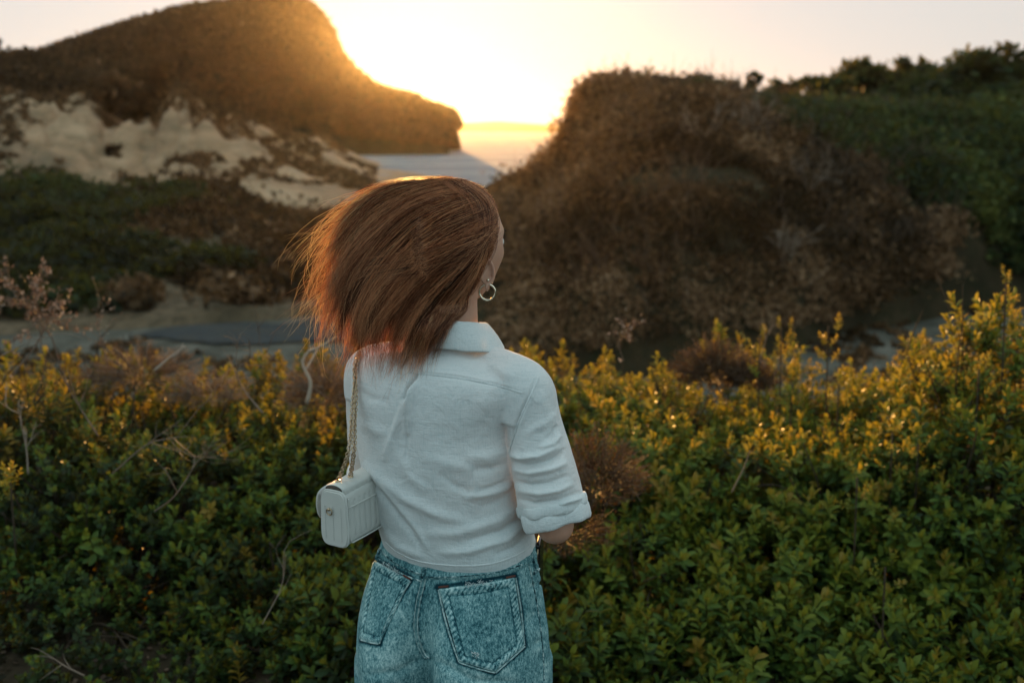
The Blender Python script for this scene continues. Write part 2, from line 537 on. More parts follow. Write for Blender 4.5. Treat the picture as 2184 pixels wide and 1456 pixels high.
# ---- eroded sand cliffs below the headland
t = NT('sandstone')
n1 = t.noise(.06, 8, .65, None, .4); n2 = t.noise(.5, 8, .7, t.coords((.6, .6, 2.2)))
cc = t.ramp(n1, [(.32, (.17, .125, .085)), (.47, (.38, .245, .145)), (.66, (.55, .385, .245))])
cc = t.mix(t.ramp(n2, [(.42, (0, 0, 0)), (.62, (.6, .6, .6))]), cc, (.15, .12, .07))
M['sand'] = t.done(t.bsdf(cc, .95, n2, .8, .8, Specular_IOR_Level=.1))
def erode(P, shp, prof):
    r = np.abs(fbm(P * np.array([1, .6, .5]), 4, 21, .09))
    r2 = np.abs(fbm(P * np.array([1, .7, .9]), 3, 29, .30))
    P = P.copy(); P[:, 1] += (r2 - .2) * 5 * prof; P[:, 2] += ((r - .25) * 6.5 - (.22 - r2) * 4.2) * prof * np.clip((P[:, 2] - SEA_Z) / 5, 0, 1.3)
    return P
sand_o, SG, sv = hill('sand_cliffs',
    [(-1200, 290, 150), (-300, 175, 150), (-100, 190, 152), (50, 203, 155), (120, 208, 158), (190, 222, 162), (250, 262, 168), (320, 262, 172), (372, 205, 172), (400, 203, 172), (425, 232, 174), (475, 268, 178), (600, 285, 225), (700, 306, 262), (790, 345, 250), (850, 362, 215), (910, 378, 182), (1010, 398, 155), (1120, 408, 145), (1300, 400, 150)],
    [(-1200, 445, 103), (-300, 445, 103), (-100, 445, 103), (50, 445, 103), (120, 445, 103), (190, 445, 104), (250, 445, 104), (320, 445, 104), (372, 445, 104), (400, 445, 104), (425, 445, 104), (475, 445, 104), (600, 445, 104), (700, 445, 104), (790, 445, 104), (850, 445, 104), (910, 445, 104), (1010, 445, 104), (1120, 445, 104), (1300, 445, 104)],
    25, SEA_Z, M['sand'], nu=260, nv=90, amp=1.6, freq=.12, steep=.9, seed=12, ridge_amp=.15, zfun=erode)
P, Nn = sample_grid(SG, 5200, .1, .66, .1, .95)
pn = fbm(P, 3, 31, .06)
m = (pn > .07 + .25 * (rng.random(len(P)) > .75)) & (to_px(P)[:, 0] < 800)
P, Nn = P[m], Nn[m]
o = clumps('cliff_scrub', P, Nn, rng.uniform(.3, .8, len(P)) + rng.exponential(.3, len(P)), 24, .5, M['scrub_brown'], .3 + .35 * rng.random(len(P)), flat=.6)
tag(o, kind='stuff', label='patches of dark scrub scattered over the pale sand cliffs', cat='scrub')

# ---- green shoulder between cliffs and headland
sh_o, SHG, shv = hill('wooded_shoulder',
    [(-1200, 210, 215), (-420, 120, 215), (-200, 120, 215), (0, 128, 215), (60, 126, 215), (110, 150, 212), (180, 165, 210), (260, 178, 208), (380, 188, 206), (470, 240, 204), (520, 275, 202)],
    [(-1200, 340, 178), (-420, 340, 178), (-200, 340, 178), (0, 330, 178), (60, 330, 178), (110, 330, 178), (180, 330, 180), (260, 330, 184), (380, 330, 188), (470, 330, 192), (520, 330, 196)],
    30, SEA_Z, M['hill'], nu=120, nv=50, amp=2.0, freq=.08, seed=15, ridge_amp=.2)
P, Nn = sample_grid(SHG, 2200, .2, .8)
o = clumps('shoulder_scrub', P, Nn, rng.uniform(1.2, 2.6, len(P)), 28, 1.0, M['scrub_brown'], .16 + .25 * fbm(P, 3, 8, .05))
tag(o, kind='stuff', label='dark woodland on the slope behind the sand cliffs', cat='scrub')

M['bank'] = ground_mat('dry_earth', (.10, .075, .045), (.17, .125, .08), (.05, .04, .025), .3, 1.5, .6, .3)
# ---- dark bank of scrub across the gully
bank_o, BG, bv = hill('gully_bank',
    [(-1300, 430, 88), (-300, 380, 88), (-100, 392, 88), (30, 410, 86), (120, 396, 85), (250, 420, 84), (400, 405, 82), (500, 425, 81), (600, 470, 80), (740, 462, 80), (900, 470, 82), (1050, 480, 84), (1200, 480, 84)],
    [(-1300, 745, 41), (-300, 725, 41), (-100, 715, 41.5), (30, 705, 42), (120, 700, 42.5), (250, 690, 43), (400, 676, 44), (500, 668, 45), (600, 658, 46), (740, 645, 47.5), (900, 640, 49), (1050, 640, 50), (1200, 640, 50)],
    12, VAL_Z, M['bank'], nu=200, nv=70, amp=2.2, freq=.16, seed=22, steep=.85, ridge_amp=.5)
P, Nn = sample_grid(BG, 4200, .05, .8)
pxy = to_px(P)
pn = fbm(P, 3, 41, .12)
gap = (pn > .10) & (pxy[:, 0] > 330) & (rng.random(len(P)) < .92)
P, Nn, pxy = P[~gap], Nn[~gap], pxy[~gap]
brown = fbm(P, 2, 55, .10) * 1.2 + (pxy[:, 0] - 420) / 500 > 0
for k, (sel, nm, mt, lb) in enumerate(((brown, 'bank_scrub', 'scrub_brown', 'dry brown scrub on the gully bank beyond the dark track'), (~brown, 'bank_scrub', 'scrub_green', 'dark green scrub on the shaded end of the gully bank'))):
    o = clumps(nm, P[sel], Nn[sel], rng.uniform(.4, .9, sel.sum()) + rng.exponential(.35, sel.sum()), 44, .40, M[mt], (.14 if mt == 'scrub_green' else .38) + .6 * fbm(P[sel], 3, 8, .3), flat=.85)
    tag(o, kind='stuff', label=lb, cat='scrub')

# ---- big mound of dry scrub
mound_o, MG, mv = hill('mound',
    [(960, 445, 60), (1035, 422, 60), (1110, 398, 60), (1170, 362, 60), (1216, 318, 60), (1240, 262, 60), (1252, 212, 60), (1290, 190, 60), (1370, 192, 60), (1440, 194, 60), (1490, 196, 60), (1550, 222, 60), (1610, 240, 61), (1700, 245, 62), (1850, 250, 62), (2000, 255, 62), (2150, 258, 62), (2400, 258, 62), (2700, 258, 62), (3700, 330, 62)],
    [(900, 730, 42), (980, 760, 38.5), (1060, 785, 36.5), (1120, 795, 35.5), (1200, 800, 35), (1300, 800, 35), (1380, 800, 35), (1460, 795, 35.5), (1540, 785, 36), (1620, 770, 37), (1700, 750, 38.7), (1780, 722, 41), (1850, 690, 43), (1920, 660, 45), (2000, 630, 47), (2100, 600, 49), (2300, 590, 50), (2600, 590, 50), (3700, 600, 50)],
    16, VAL_Z, M['hill'], nu=240, nv=90, amp=2.3, freq=.15, seed=38, steep=.62, ridge_amp=.25)
P, Nn = sample_grid(MG, 9800, .03, .85)
pxy = to_px(P)
g = fbm(P, 3, 61, .14)
green_w = .25 + (np.interp(pxy[:, 0], [1230, 1550, 1650, 1850, 2050, 2184, 2500], [175, 200, 240, 330, 440, 540, 600]) - pxy[:, 1]) / 90 + g * 1.2
low = (pxy[:, 1] > 600) & (g > .05) & (rng.random(len(P)) < .7)
bare = fbm(P, 2, 71, .25) > .42
keep = ~(low | bare)
gsel = keep & (green_w > .25); bsel = keep & (green_w <= .25)
o = clumps('mound_scrub', P[bsel], Nn[bsel], rng.uniform(.3, .7, bsel.sum()) + rng.exponential(.30, bsel.sum()), 64, .27 * (P[bsel][:, 1] / 60) ** 1.7, M['scrub_brown'], .50 + .80 * fbm(P[bsel], 3, 8, .35), .18)
tag(o, kind='stuff', label='brown dry scrub covering the face of the big mound', cat='scrub')
o = clumps('mound_scrub', P[gsel], Nn[gsel], rng.uniform(.4, .9, gsel.sum()) + rng.exponential(.35, gsel.sum()), 60, .28, M['scrub_green'], .52 + .7 * fbm(P[gsel], 3, 8, .3), .18)
tag(o, kind='stuff', label='green scrub over the crest and shoulder of the big mound', cat='scrub')

# ---- bleached dry sticks standing in the mound scrub
P, Nn = sample_grid(MG, 950, .05, .66)
pn = fbm(P, 3, 91, .2); P = P[(pn > -.05) & (to_px(P)[:, 0] < 2050)]
mb = MB()
for p_ in P:
    for k in range(rng.integers(2, 5)):
        d = np.array([rng.normal(0, .45), -abs(rng.normal(0, .35)), 1.0]); L_ = rng.uniform(.6, 1.6)
        b_ = p_ + rng.normal(0, .15, 3) + np.array([0, -.35, .1])
        m_ = b_ + d * L_ * .5 + rng.normal(0, .06, 3); e_ = m_ + (d + rng.normal(0, .45, 3)) * L_ * .5
        mb.tube(np.array([b_, m_, e_]), [.020, .015, .007], 3, False, rng.uniform(.10, .60))
tag(mb.build('dry_brush', M['twig']), kind='stuff', label='bleached dry sticks standing among the brown scrub of the mound', cat='brush')
# ---- low scrub dotted over the gully floor
xs_ = rng.uniform(-32, 32, 2600); ys_ = rng.uniform(30, 52, 2600)
P = np.stack([xs_, ys_, ground_z(xs_, ys_)], 1); pn = fbm(P, 3, 83, .18); pq = to_px(P)
ontrack = (pq[:, 0] > 290) & (pq[:, 0] < 900) & (pq[:, 1] > 650) & (pq[:, 1] < 745)
P = P[(pn > -.12) & ~ontrack]
o = clumps('gully_scrub', P, np.tile([0, 0, 1.], (len(P), 1)), rng.uniform(.15, .5, len(P)), 36, .2, M['scrub_brown'], .45 + .5 * fbm(P, 2, 8, .3), flat=.6)
tag(o, kind='stuff', label='low dry plants dotted over the gully floor beside the dark track', cat='scrub')
# ---- wooded ridge behind the mound
rid_o, RG, rv = hill('wooded_ridge',
    [(1560, 250, 84), (1650, 240, 83), (1760, 225, 80), (1860, 192, 78), (1960, 178, 76), (2080, 168, 74), (2184, 162, 73), (2350, 182, 72), (2600, 175, 72), (3600, 250, 72)],
    [(1560, 420, 66), (1650, 420, 65), (1760, 420, 64), (1860, 420, 63), (1960, 430, 60), (2080, 560, 54), (2184, 590, 52), (2350, 600, 52), (2600, 600, 52), (3600, 600, 52)],
    20, VAL_Z, M['hill'], nu=120, nv=50, amp=1.2, freq=.2, seed=43, ridge_amp=.3)
P, Nn = sample_grid(RG, 3400, .15, .85)
o = clumps('ridge_scrub', P, Nn, rng.uniform(.6, 1.2, len(P)) + rng.exponential(.45, len(P)), 46, .42, M['scrub_green'], .52 + .75 * fbm(P, 3, 8, .2), .15)
tag(o, kind='stuff', label='dense green thicket on the slope behind the mound', cat='scrub')

# ---- far island / coast on the horizon
hill('far_coast', [(900, 268, 1700), (1000, 262, 1700), (1060, 259, 1700), (1120, 263, 1700), (1180, 267, 1700), (1260, 269, 1700)],
     [(900, 272, 1650), (1000, 272, 1650), (1060, 272, 1650), (1120, 272, 1650), (1180, 272, 1650), (1260, 272, 1650)], 60, SEA_Z, M['hill'], nu=40, nv=20, amp=3, freq=.01, seed=2, ridge_amp=.2)

# ---- dark track and pale path on the gully floor (sheets laid over the ground)
def strip(name, top, bot, mat, dz):
    T_ = catmull([W(*p, 10) for p in top], 60); B_ = catmull([W(*p, 10) for p in bot], 60)
    k = np.linspace(0, 1, 10)[None, :, None]
    px = np.linspace(0, 1, 60)
    def onz(P):
        d = P - np.array(CAM); return np.array(CAM) + d * ((VAL_Z + dz - CAM.z) / d[:, 2])[:, None]
    TT, BB = onz(T_), onz(B_)
    if dz > .03:
        TT[:, 1] += 1.6 * fbm(TT, 3, 5, .35); BB[:, 1] += 1.3 * fbm(BB, 3, 6, .4)
    G = TT[:, None] * (1 - k) + BB[:, None] * k
    P = G.reshape(-1, 3)
    P[:, 2] = np.maximum(ground_z(P[:, 0], P[:, 1]), VAL_Z - .3) + dz + .05
    return tag(mesh_np(name, P, grid_faces(60, 10), mat), kind='structure')
strip('track', [(270, 722), (400, 702), (500, 694), (620, 686), (760, 676), (900, 668)], [(270, 724), (400, 731), (500, 732), (620, 731), (760, 729), (900, 728)], M['track'], .04)
t = NT('puddle_water')
M['pool'] = t.done(t.bsdf((.02, .05, .07), .25, t.noise(3, 4), .3, .05))
strip('pool_water', [(2078, 600), (2095, 596), (2115, 595), (2135, 597), (2150, 600)], [(2078, 604), (2095, 611), (2115, 614), (2135, 611), (2150, 606)], M['pool'], .02)

# ------------------------------------------------------------ trees and single shrubs
def tree(name, px, py_top, py_base, Y, wpx, label, mat='scrub_green', tone=.45, dens=1.0, group=None, cat='tree', zg=None, lobes=7):
    top = W(px, py_top, Y); bs = W(px, py_base, Y); h = max(top.z - bs.z, .3); r = wpx / FPX * Y / 2
    loc = Vector((bs.x, Y, bs.z))
    e = empty(name, loc)
    tag(e, label, cat, group)
    mb = MB()
    trunk_h = h * .55
    tp = catmull([loc - Vector((0, 0, .6)), loc + Vector((.05 * h, 0, trunk_h * .5)), loc + Vector((-.03 * h, 0, trunk_h)), loc + Vector((0, 0, h * .8))], 12)
    mb.tube(tp, np.linspace(.05, .015, 12) * h, 7)
    L = []
    for k in range(lobes):
        a = k * 2.4 + rng.random(); rr = r * rng.uniform(.25, .62); zz = rng.uniform(.42, .84)
        c = np.array(loc) + np.array([math.cos(a) * rr, math.sin(a) * rr * .8, h * zz])
        L.append((c, r * rng.uniform(.34, .55) * (1.15 - .3 * zz)))
        st = tp[int(4 + 6 * rng.random())]
        mb.tube(catmull([st, (st + c) / 2 + rng.normal(0, .05 * h, 3), c], 8), np.linspace(.022, .006, 8) * h, 5)
    L.append((np.array(loc) + np.array([0, 0, h * .86]), r * .36))
    mb.build('trunk', M['bark'], e)
    C_ = np.array([l[0] for l in L]); Rr = np.array([l[1] for l in L])
    reps = 5
    P = np.repeat(C_, reps, 0) + rng.normal(0, .33, (len(L) * reps, 3)) * np.repeat(Rr, reps)[:, None]
    Nn = np.tile([0, 0, 1.0], (len(P), 1))
    clumps('crown', P, Nn, np.repeat(Rr, reps) * .62, int(60 * dens), min(r * .16, Y * .0065), M[mat], tone + .12 * rng.normal(0, 1, len(P)), .16, flat=.85, parent=e)
    return e

tree('round_shrub', 292, 142, 300, 166, 205, 'big dome shaped dark shrub sitting among the pale sand cliffs', 'scrub_brown', .25, 2.2, cat='shrub', lobes=14)
tree('cliff_shrub', 640, 302, 350, 200, 85, 'low brown shrub on sand just below the tip end of headland', 'scrub_brown', .35, cat='shrub')
tree('cliff_shrub', 250, 310, 395, 128, 95, 'dark shrub halfway down the pale sand cliffs below the dome shaped shrub', 'scrub_brown', .3, cat='shrub')
tree('cliff_shrub', 90, 205, 262, 150, 110, 'dark shrub hanging over the upper rim of the sand cliffs', 'scrub_brown', .3, cat='shrub')
# skyline trees
for (px, pt, pb, Y, w, lb, dn) in [
    (1606, 146, 215, 63, 50, 'narrow upright tree alone on the crest beside the mound top', .9),
    (1660, 188, 240, 66, 90, 'small round bush on the saddle next to the narrow upright tree', .9),
    (1560, 170, 220, 62, 60, 'small bush where the mound top drops to the saddle', .9),
    (1750, 178, 250, 70, 100, 'low spreading tree at the end of the saddle', 1),
    (1835, 138, 250, 74, 110, 'rounded green tree that starts the line of skyline trees', 1),
    (1915, 142, 260, 74, 130, 'broad flat topped tree second along the skyline row', 1),
    (1985, 148, 260, 73, 110, 'small leafy tree dipping between broad and tall skyline trees', 1),
    (2052, 108, 270, 70, 140, 'tall open crowned tree rising highest on the wooded ridge', .8),
    (2120, 138, 270, 70, 110, 'low tree tucked between the tallest tree and the frame edge tree', .9),
    (2168, 118, 280, 68, 110, 'airy thin leaved tree at the very end of the ridge', .7),
    (2125, 505, 600, 50, 150, 'bushy dark tree above the small blue pool', 1),
    (1900, 590, 660, 46, 120, 'dark low bush beside the pale path at the mound foot', 1)]:
    tree('ridge_tree' if pt < 400 else 'gully_tree', px, pt + 4 - (8 if pt < 400 and w > 60 else 0), pb, Y, w * (1.35 if pt < 400 and w > 60 else 1), lb, 'scrub_green', .42, dn, 'trees along the wooded ridge' if pt < 400 else None)
tree('rock_stack', -6, 58, 160, 215, 40, 'tall dark tree cut by the edge of the picture on the headland shoulder', 'scrub_brown', .2, 1.4).name = 'edge_tree'
for (px, pt, pb, w, lb) in [(130, 92, 150, 55, 'first shrub from the sea edge of headland crest, lowest and darkest'), (440, 8, 60, 60, 'shrub on the long rising crest of the headland'), (520, -4, 40, 50, 'shrub just before the top of the headland crest'),
                            (590, -14, 30, 70, 'shrub crowning the very top of the headland'), (700, 60, 130, 45, 'shrub leaning out where the headland drops steeply'), (722, 95, 160, 40, 'thin shrub against the glow on the steep headland drop'), (806, 176, 225, 30, 'tiny shrub on the headland spur nearest the sun')]:
    tree('crest_shrub', px, pt, pb, 342, w, lb, 'scrub_brown', .25, .5, 'shrubs along the headland crest', 'shrub')
# pale dead branches on the mound
def branchy(path0, rad, depth, mb, spread=.5, kids=3, tone=.7, curl=.25):
    mb.tube(path0, np.linspace(rad, rad * .35, len(path0)), 5, tone=tone)
    if depth == 0: return
    L = np.linalg.norm(path0[-1] - path0[0])
    for k in range(kids):
        i = rng.integers(len(path0) // 3, len(path0) - 1)
        d = path0[i + 1] - path0[i]; d /= np.linalg.norm(d)
        nd = d + rng.normal(0, spread, 3); nd /= np.linalg.norm(nd)
        l = L * rng.uniform(.35, .65)
        a = path0[i]; b = a + nd * l * .5 + rng.normal(0, curl * l * .3, 3); c = a + nd * l + rng.normal(0, curl * l * .4, 3)
        branchy(catmull([a, b, c], 6), rad * .55, depth - 1, mb, spread, kids, tone, curl)
for (px, py, w, lb) in [(1480, 300, 80, 'pale forked dead shrub high on the brown mound face'), (1720, 400, 80, 'pale dead shrub where brown and green scrub meet on mound'),
                        (1590, 290, 90, 'small bleached dead shrub below the mound crest'), (1660, 560, 90, 'grey dead shrub low on the mound face')]:
    hit = None
    bv_ = mound_bvh = bvh_of(MG.reshape(-1, 3), [grid_faces(*MG.shape[:2])]) if 'mound_bvh' not in globals() else mound_bvh
    loc, nrm, _, _ = mound_bvh.ray_cast(CAM, ray(px, py).normalized())
    if loc is None: continue
    Y = loc.y; s = w / FPX * Y
    mb = MB(); base = np.array(loc) + np.array([0, -.3, -.2])
    for k in range(5):
        a = rng.uniform(-1, 1)
        branchy(catmull([base, base + np.array([a * s * .3, -.3, s * .35]), base + np.array([a * s * .6, -.5, s * rng.uniform(.6, .9)])], 8), .035, 2, mb, .5, 4)
    tag(mb.build('dead_shrub', M['twig']), lb, 'dead shrub')
# ------------------------------------------------------------ foreground lentisk shrubs
def leaf_tpl():
    x = np.array([0, -.5, .5, -.46, .46, 0]); y = np.array([0, .36, .36, .74, .74, 1.0]); z = np.array([0, .10, .10, .06, .06, -.08])
    m = np.array([[0, 0.40, -.02], [0, .74, -.04]])
    V = np.vstack([np.stack([x, y, z], 1), m])
    # 0 base,1 l1,2 r1,3 l2,4 r2,5 tip,6 m1,7 m2
    F = np.array([[0, 6, 1, 1], [0, 2, 6, 6], [1, 6, 7, 3], [6, 2, 4, 7], [3, 7, 5, 5], [7, 4, 5, 5]])
    return V, F
LV, LF = leaf_tpl()
LF3 = LF[[0, 1, 4, 5]][:, :3]; LF4 = LF[[2, 3]]

def sprig_tpl(nl, length, leaf_l, leaf_w, seed, whorl=True):
    """a leafy twig pointing up +Z from the origin; returns V, F3, F4, tone, height"""
    r = np.random.default_rng(seed)
    V = []; T = []
    bend = r.normal(0, .18, 2)
    def stem(t): return np.array([bend[0] * t * t * length, bend[1] * t * t * length, t * length])
    for k in range(nl):
        t = .12 + .88 * (k / (nl - 1)) ** .9
        a = k * 2.399 + r.normal(0, .25)
        open_ = np.interp(t, [0, .7, 1], [1.25, .95, .30]) + r.normal(0, .15)
        d = np.array([math.cos(a) * math.sin(open_), math.sin(a) * math.sin(open_), math.cos(open_)])
        up = np.array([0, 0, 1.0]) - d * d[2]; up /= np.linalg.norm(up) + 1e-6
        x = np.cross(d, up); roll = r.normal(0, .35)
        x2 = x * math.cos(roll) + up * math.sin(roll); up2 = np.cross(x2, d)
        L = leaf_l * r.uniform(.75, 1.15) * np.interp(t, [0, .5, 1], [.8, 1.05, .85]); w = L * leaf_w * r.uniform(.85, 1.15)
        P = stem(t) + (x2[None] * LV[:, :1] * w) + d[None] * LV[:, 1:2] * L + up2[None] * LV[:, 2:3] * L * .9 - np.array([0, 0, 1]) * (LV[:, 1:2] ** 2) * L * r.uniform(.0, .25)
        V.append(P); T.append(np.full(8, .28 + .42 * t + r.normal(0, .07)))
    off = np.arange(nl)[:, None, None] * 8
    F3 = (LF3[None] + off).reshape(-1, 3); F4 = (LF4[None] + off).reshape(-1, 4)
    V = np.vstack(V); T = np.concatenate(T)
    # stem: 3-sided
    n0 = len(V); st = np.array([stem(t) for t in np.linspace(-.25, 1, 4)]); a = np.arange(3) * 2.094
    ring = np.stack([np.cos(a), np.sin(a), 0 * a], 1) * .0014
    SV = (st[:, None] + ring[None]).reshape(-1, 3)
    i = np.arange(3)[:, None] * 3; j = np.arange(3)[None]; k = (j + 1) % 3
    SF = np.stack([i + j, i + k, i + 3 + k, i + 3 + j], -1).reshape(-1, 4) + n0
    return np.vstack([V, SV]), F3, np.vstack([F4, SF]), np.concatenate([T, np.full(12, .15)])

LENT = [sprig_tpl(n, l, .034, .36, s) for n, l, s in ((15, .075, 1), (18, .095, 2), (13, .065, 3), (20, .12, 4), (16, .08, 5), (14, .09, 6), (17, .07, 7))]
ROUND = [sprig_tpl(n, l, .025, .55, s) for n, l, s in ((14, .06, 11), (16, .075, 12), (12, .05, 13), (18, .09, 14), (15, .065, 15))]
TALL = [sprig_tpl(n, l, .032, .42, s) for n, l, s in ((30, .20, 21), (36, .26, 22), (26, .17, 23))]

def place(tpls, P, D, S, tone, name, parent, mat, tj=.08):
    x, y, z = rand_frames(len(P), D, .0)
    which = rng.integers(0, len(tpls), len(P))
    Vs, F3, F4, T = [], [], [], []; n = 0
    for k, (V, f3, f4, tt) in enumerate(tpls):
        s = np.where(which == k)[0]
        if not len(s): continue
        w = P[s][:, None] + (x[s][:, None] * V[None, :, :1] + y[s][:, None] * V[None, :, 1:2] + z[s][:, None] * V[None, :, 2:3]) * S[s][:, None, None]
        m = len(V); off = n + np.arange(len(s))[:, None, None] * m
        Vs.append(w.reshape(-1, 3)); F3.append((f3[None] + off).reshape(-1, 3)); F4.append((f4[None] + off).reshape(-1, 4))
        T.append((tt[None] + (tone[s] + rng.normal(0, tj, len(s)))[:, None]).ravel()); n += len(s) * m
    return mesh_np(name, np.vstack(Vs), [np.vstack(F4), np.vstack(F3)], mat, parent, True, {'tone': np.clip(np.concatenate(T), 0, 1)})

def shrub(px, py, Y, rx, rz, dens, label, tpls=None, tone=0.0, scale=1.0, group='lentisk shrubs in the hedge', name='lentisk_shrub', ry=None, sink=.35):
    """dome shrub whose visible top centre sits at pixel (px,py) at distance Y"""
    tpls = LENT if tpls is None else tpls
    top = W(px, py, Y); c = np.array([top.x, Y, top.z - rz * 1.08 - .045]); ry = rx if ry is None else ry
    e = empty(name, (c[0], c[1], 0)); tag(e, label, 'shrub', group)
    n = int(dens * (rx * ry + rx * rz * 1.4) * 860)
    d = rng.normal(0, 1, (n, 3)); d /= np.linalg.norm(d, axis=1)[:, None]
    d[:, 2] = np.where(d[:, 2] < -.25, -d[:, 2], d[:, 2])
    d = d[d[:, 1] < .55]   # the far underside is buried in the next shrub
    nn = len(d)
    off = rng.uniform(0, 50)
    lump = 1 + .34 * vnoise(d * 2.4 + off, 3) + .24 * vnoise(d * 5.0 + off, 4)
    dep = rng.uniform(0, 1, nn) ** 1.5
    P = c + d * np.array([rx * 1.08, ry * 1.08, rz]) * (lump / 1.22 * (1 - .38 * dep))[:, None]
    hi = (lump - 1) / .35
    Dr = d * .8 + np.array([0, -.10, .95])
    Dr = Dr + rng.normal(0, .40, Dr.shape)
    tn = tone - .06 - .25 * dep + .15 * hi + .12 * vnoise(P * 7, 9)  # inner leaves toned darker, lumps lighter: hollow shade put into the colour
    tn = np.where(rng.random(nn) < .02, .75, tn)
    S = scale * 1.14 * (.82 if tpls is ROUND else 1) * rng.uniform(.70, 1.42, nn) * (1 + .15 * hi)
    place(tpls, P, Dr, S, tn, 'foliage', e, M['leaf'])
    mb = MB(); root = np.array([c[0], c[1], 0.0])
    for k in range(9):
        dd = rng.normal(0, 1, 3); dd[2] = abs(dd[2]) * .6 + .5; dd /= np.linalg.norm(dd)
        tip = c + dd * np.array([rx, ry, rz]) * .85
        branchy(catmull([root + rng.normal(0, .05, 3) * [1, 1, 0], (root + tip) / 2 + rng.normal(0, .06, 3), tip], 10), .009, 1, mb, .5, 4, .4)
    mb.build('stems', M['bark'], e)
    return e

def RY(py, Y):
    return Y + float(np.interp(py, [780, 900, 1040, 1450], [0, .28, .42, .62]))
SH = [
 # px, py(top), Y, rx, rz, dens, tone (crest sunlight put in, darker low down), scale, label
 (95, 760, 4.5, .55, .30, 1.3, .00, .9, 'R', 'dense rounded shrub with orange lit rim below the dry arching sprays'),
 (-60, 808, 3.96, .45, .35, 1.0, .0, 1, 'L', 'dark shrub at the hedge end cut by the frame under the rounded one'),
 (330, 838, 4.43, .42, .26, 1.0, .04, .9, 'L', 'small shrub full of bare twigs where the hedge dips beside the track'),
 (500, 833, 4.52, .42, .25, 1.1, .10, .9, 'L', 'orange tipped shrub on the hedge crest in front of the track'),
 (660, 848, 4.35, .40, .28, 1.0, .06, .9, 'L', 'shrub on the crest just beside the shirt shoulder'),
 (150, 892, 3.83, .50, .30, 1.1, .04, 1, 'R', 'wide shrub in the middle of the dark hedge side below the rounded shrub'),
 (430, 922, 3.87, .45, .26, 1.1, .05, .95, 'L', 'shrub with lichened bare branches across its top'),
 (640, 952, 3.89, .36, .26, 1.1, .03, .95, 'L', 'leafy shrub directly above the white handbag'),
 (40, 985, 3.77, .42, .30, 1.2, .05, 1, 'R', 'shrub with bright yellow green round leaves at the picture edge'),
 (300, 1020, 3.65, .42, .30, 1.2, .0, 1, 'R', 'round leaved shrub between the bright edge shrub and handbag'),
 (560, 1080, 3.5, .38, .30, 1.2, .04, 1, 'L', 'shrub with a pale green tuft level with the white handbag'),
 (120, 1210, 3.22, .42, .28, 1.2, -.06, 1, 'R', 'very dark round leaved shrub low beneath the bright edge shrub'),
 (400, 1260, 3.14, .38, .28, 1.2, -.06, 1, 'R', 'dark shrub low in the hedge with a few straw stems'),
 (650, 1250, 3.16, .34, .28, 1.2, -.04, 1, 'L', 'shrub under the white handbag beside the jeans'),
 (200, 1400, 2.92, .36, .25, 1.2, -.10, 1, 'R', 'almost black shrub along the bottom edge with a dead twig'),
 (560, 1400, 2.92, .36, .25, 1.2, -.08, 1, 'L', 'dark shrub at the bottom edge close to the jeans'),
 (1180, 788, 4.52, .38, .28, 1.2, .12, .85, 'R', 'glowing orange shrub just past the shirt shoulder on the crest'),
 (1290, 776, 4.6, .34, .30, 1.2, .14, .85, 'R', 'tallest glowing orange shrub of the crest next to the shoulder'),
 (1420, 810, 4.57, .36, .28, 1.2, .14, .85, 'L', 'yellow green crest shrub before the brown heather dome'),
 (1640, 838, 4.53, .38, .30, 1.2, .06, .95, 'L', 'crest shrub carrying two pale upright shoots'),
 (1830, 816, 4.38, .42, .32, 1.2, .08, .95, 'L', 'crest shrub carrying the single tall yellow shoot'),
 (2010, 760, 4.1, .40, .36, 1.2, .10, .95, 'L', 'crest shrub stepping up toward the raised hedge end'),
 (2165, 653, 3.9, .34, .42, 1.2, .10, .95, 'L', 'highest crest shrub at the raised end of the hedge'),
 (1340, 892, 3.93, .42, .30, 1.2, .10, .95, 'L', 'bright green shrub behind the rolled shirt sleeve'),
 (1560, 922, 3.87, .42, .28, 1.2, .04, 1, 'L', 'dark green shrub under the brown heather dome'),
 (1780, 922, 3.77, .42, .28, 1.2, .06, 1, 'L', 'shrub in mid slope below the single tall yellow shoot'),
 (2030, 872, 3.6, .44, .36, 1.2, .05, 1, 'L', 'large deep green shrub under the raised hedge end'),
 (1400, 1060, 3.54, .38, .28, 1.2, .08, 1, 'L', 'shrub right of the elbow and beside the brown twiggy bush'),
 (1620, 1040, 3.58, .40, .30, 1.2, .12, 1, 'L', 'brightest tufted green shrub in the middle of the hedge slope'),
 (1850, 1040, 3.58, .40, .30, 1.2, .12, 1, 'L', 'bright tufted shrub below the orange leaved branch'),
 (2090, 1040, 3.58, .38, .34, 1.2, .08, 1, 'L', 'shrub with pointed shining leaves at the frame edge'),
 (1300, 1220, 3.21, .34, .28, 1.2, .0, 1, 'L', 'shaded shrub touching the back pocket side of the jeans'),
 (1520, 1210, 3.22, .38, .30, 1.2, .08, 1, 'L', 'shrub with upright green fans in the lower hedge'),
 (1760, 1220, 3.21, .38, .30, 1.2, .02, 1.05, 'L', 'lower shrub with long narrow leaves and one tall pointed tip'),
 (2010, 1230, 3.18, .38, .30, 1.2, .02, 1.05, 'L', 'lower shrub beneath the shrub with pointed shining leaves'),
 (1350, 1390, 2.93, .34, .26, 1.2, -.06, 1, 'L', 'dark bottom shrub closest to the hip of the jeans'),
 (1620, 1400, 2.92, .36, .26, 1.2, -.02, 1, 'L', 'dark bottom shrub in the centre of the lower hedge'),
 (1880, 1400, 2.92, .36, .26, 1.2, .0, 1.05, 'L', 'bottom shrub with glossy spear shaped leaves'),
 (2130, 1380, 2.96, .34, .28, 1.2, .0, 1.05, 'L', 'bottom corner shrub with glossy pale tipped sprays'),
]
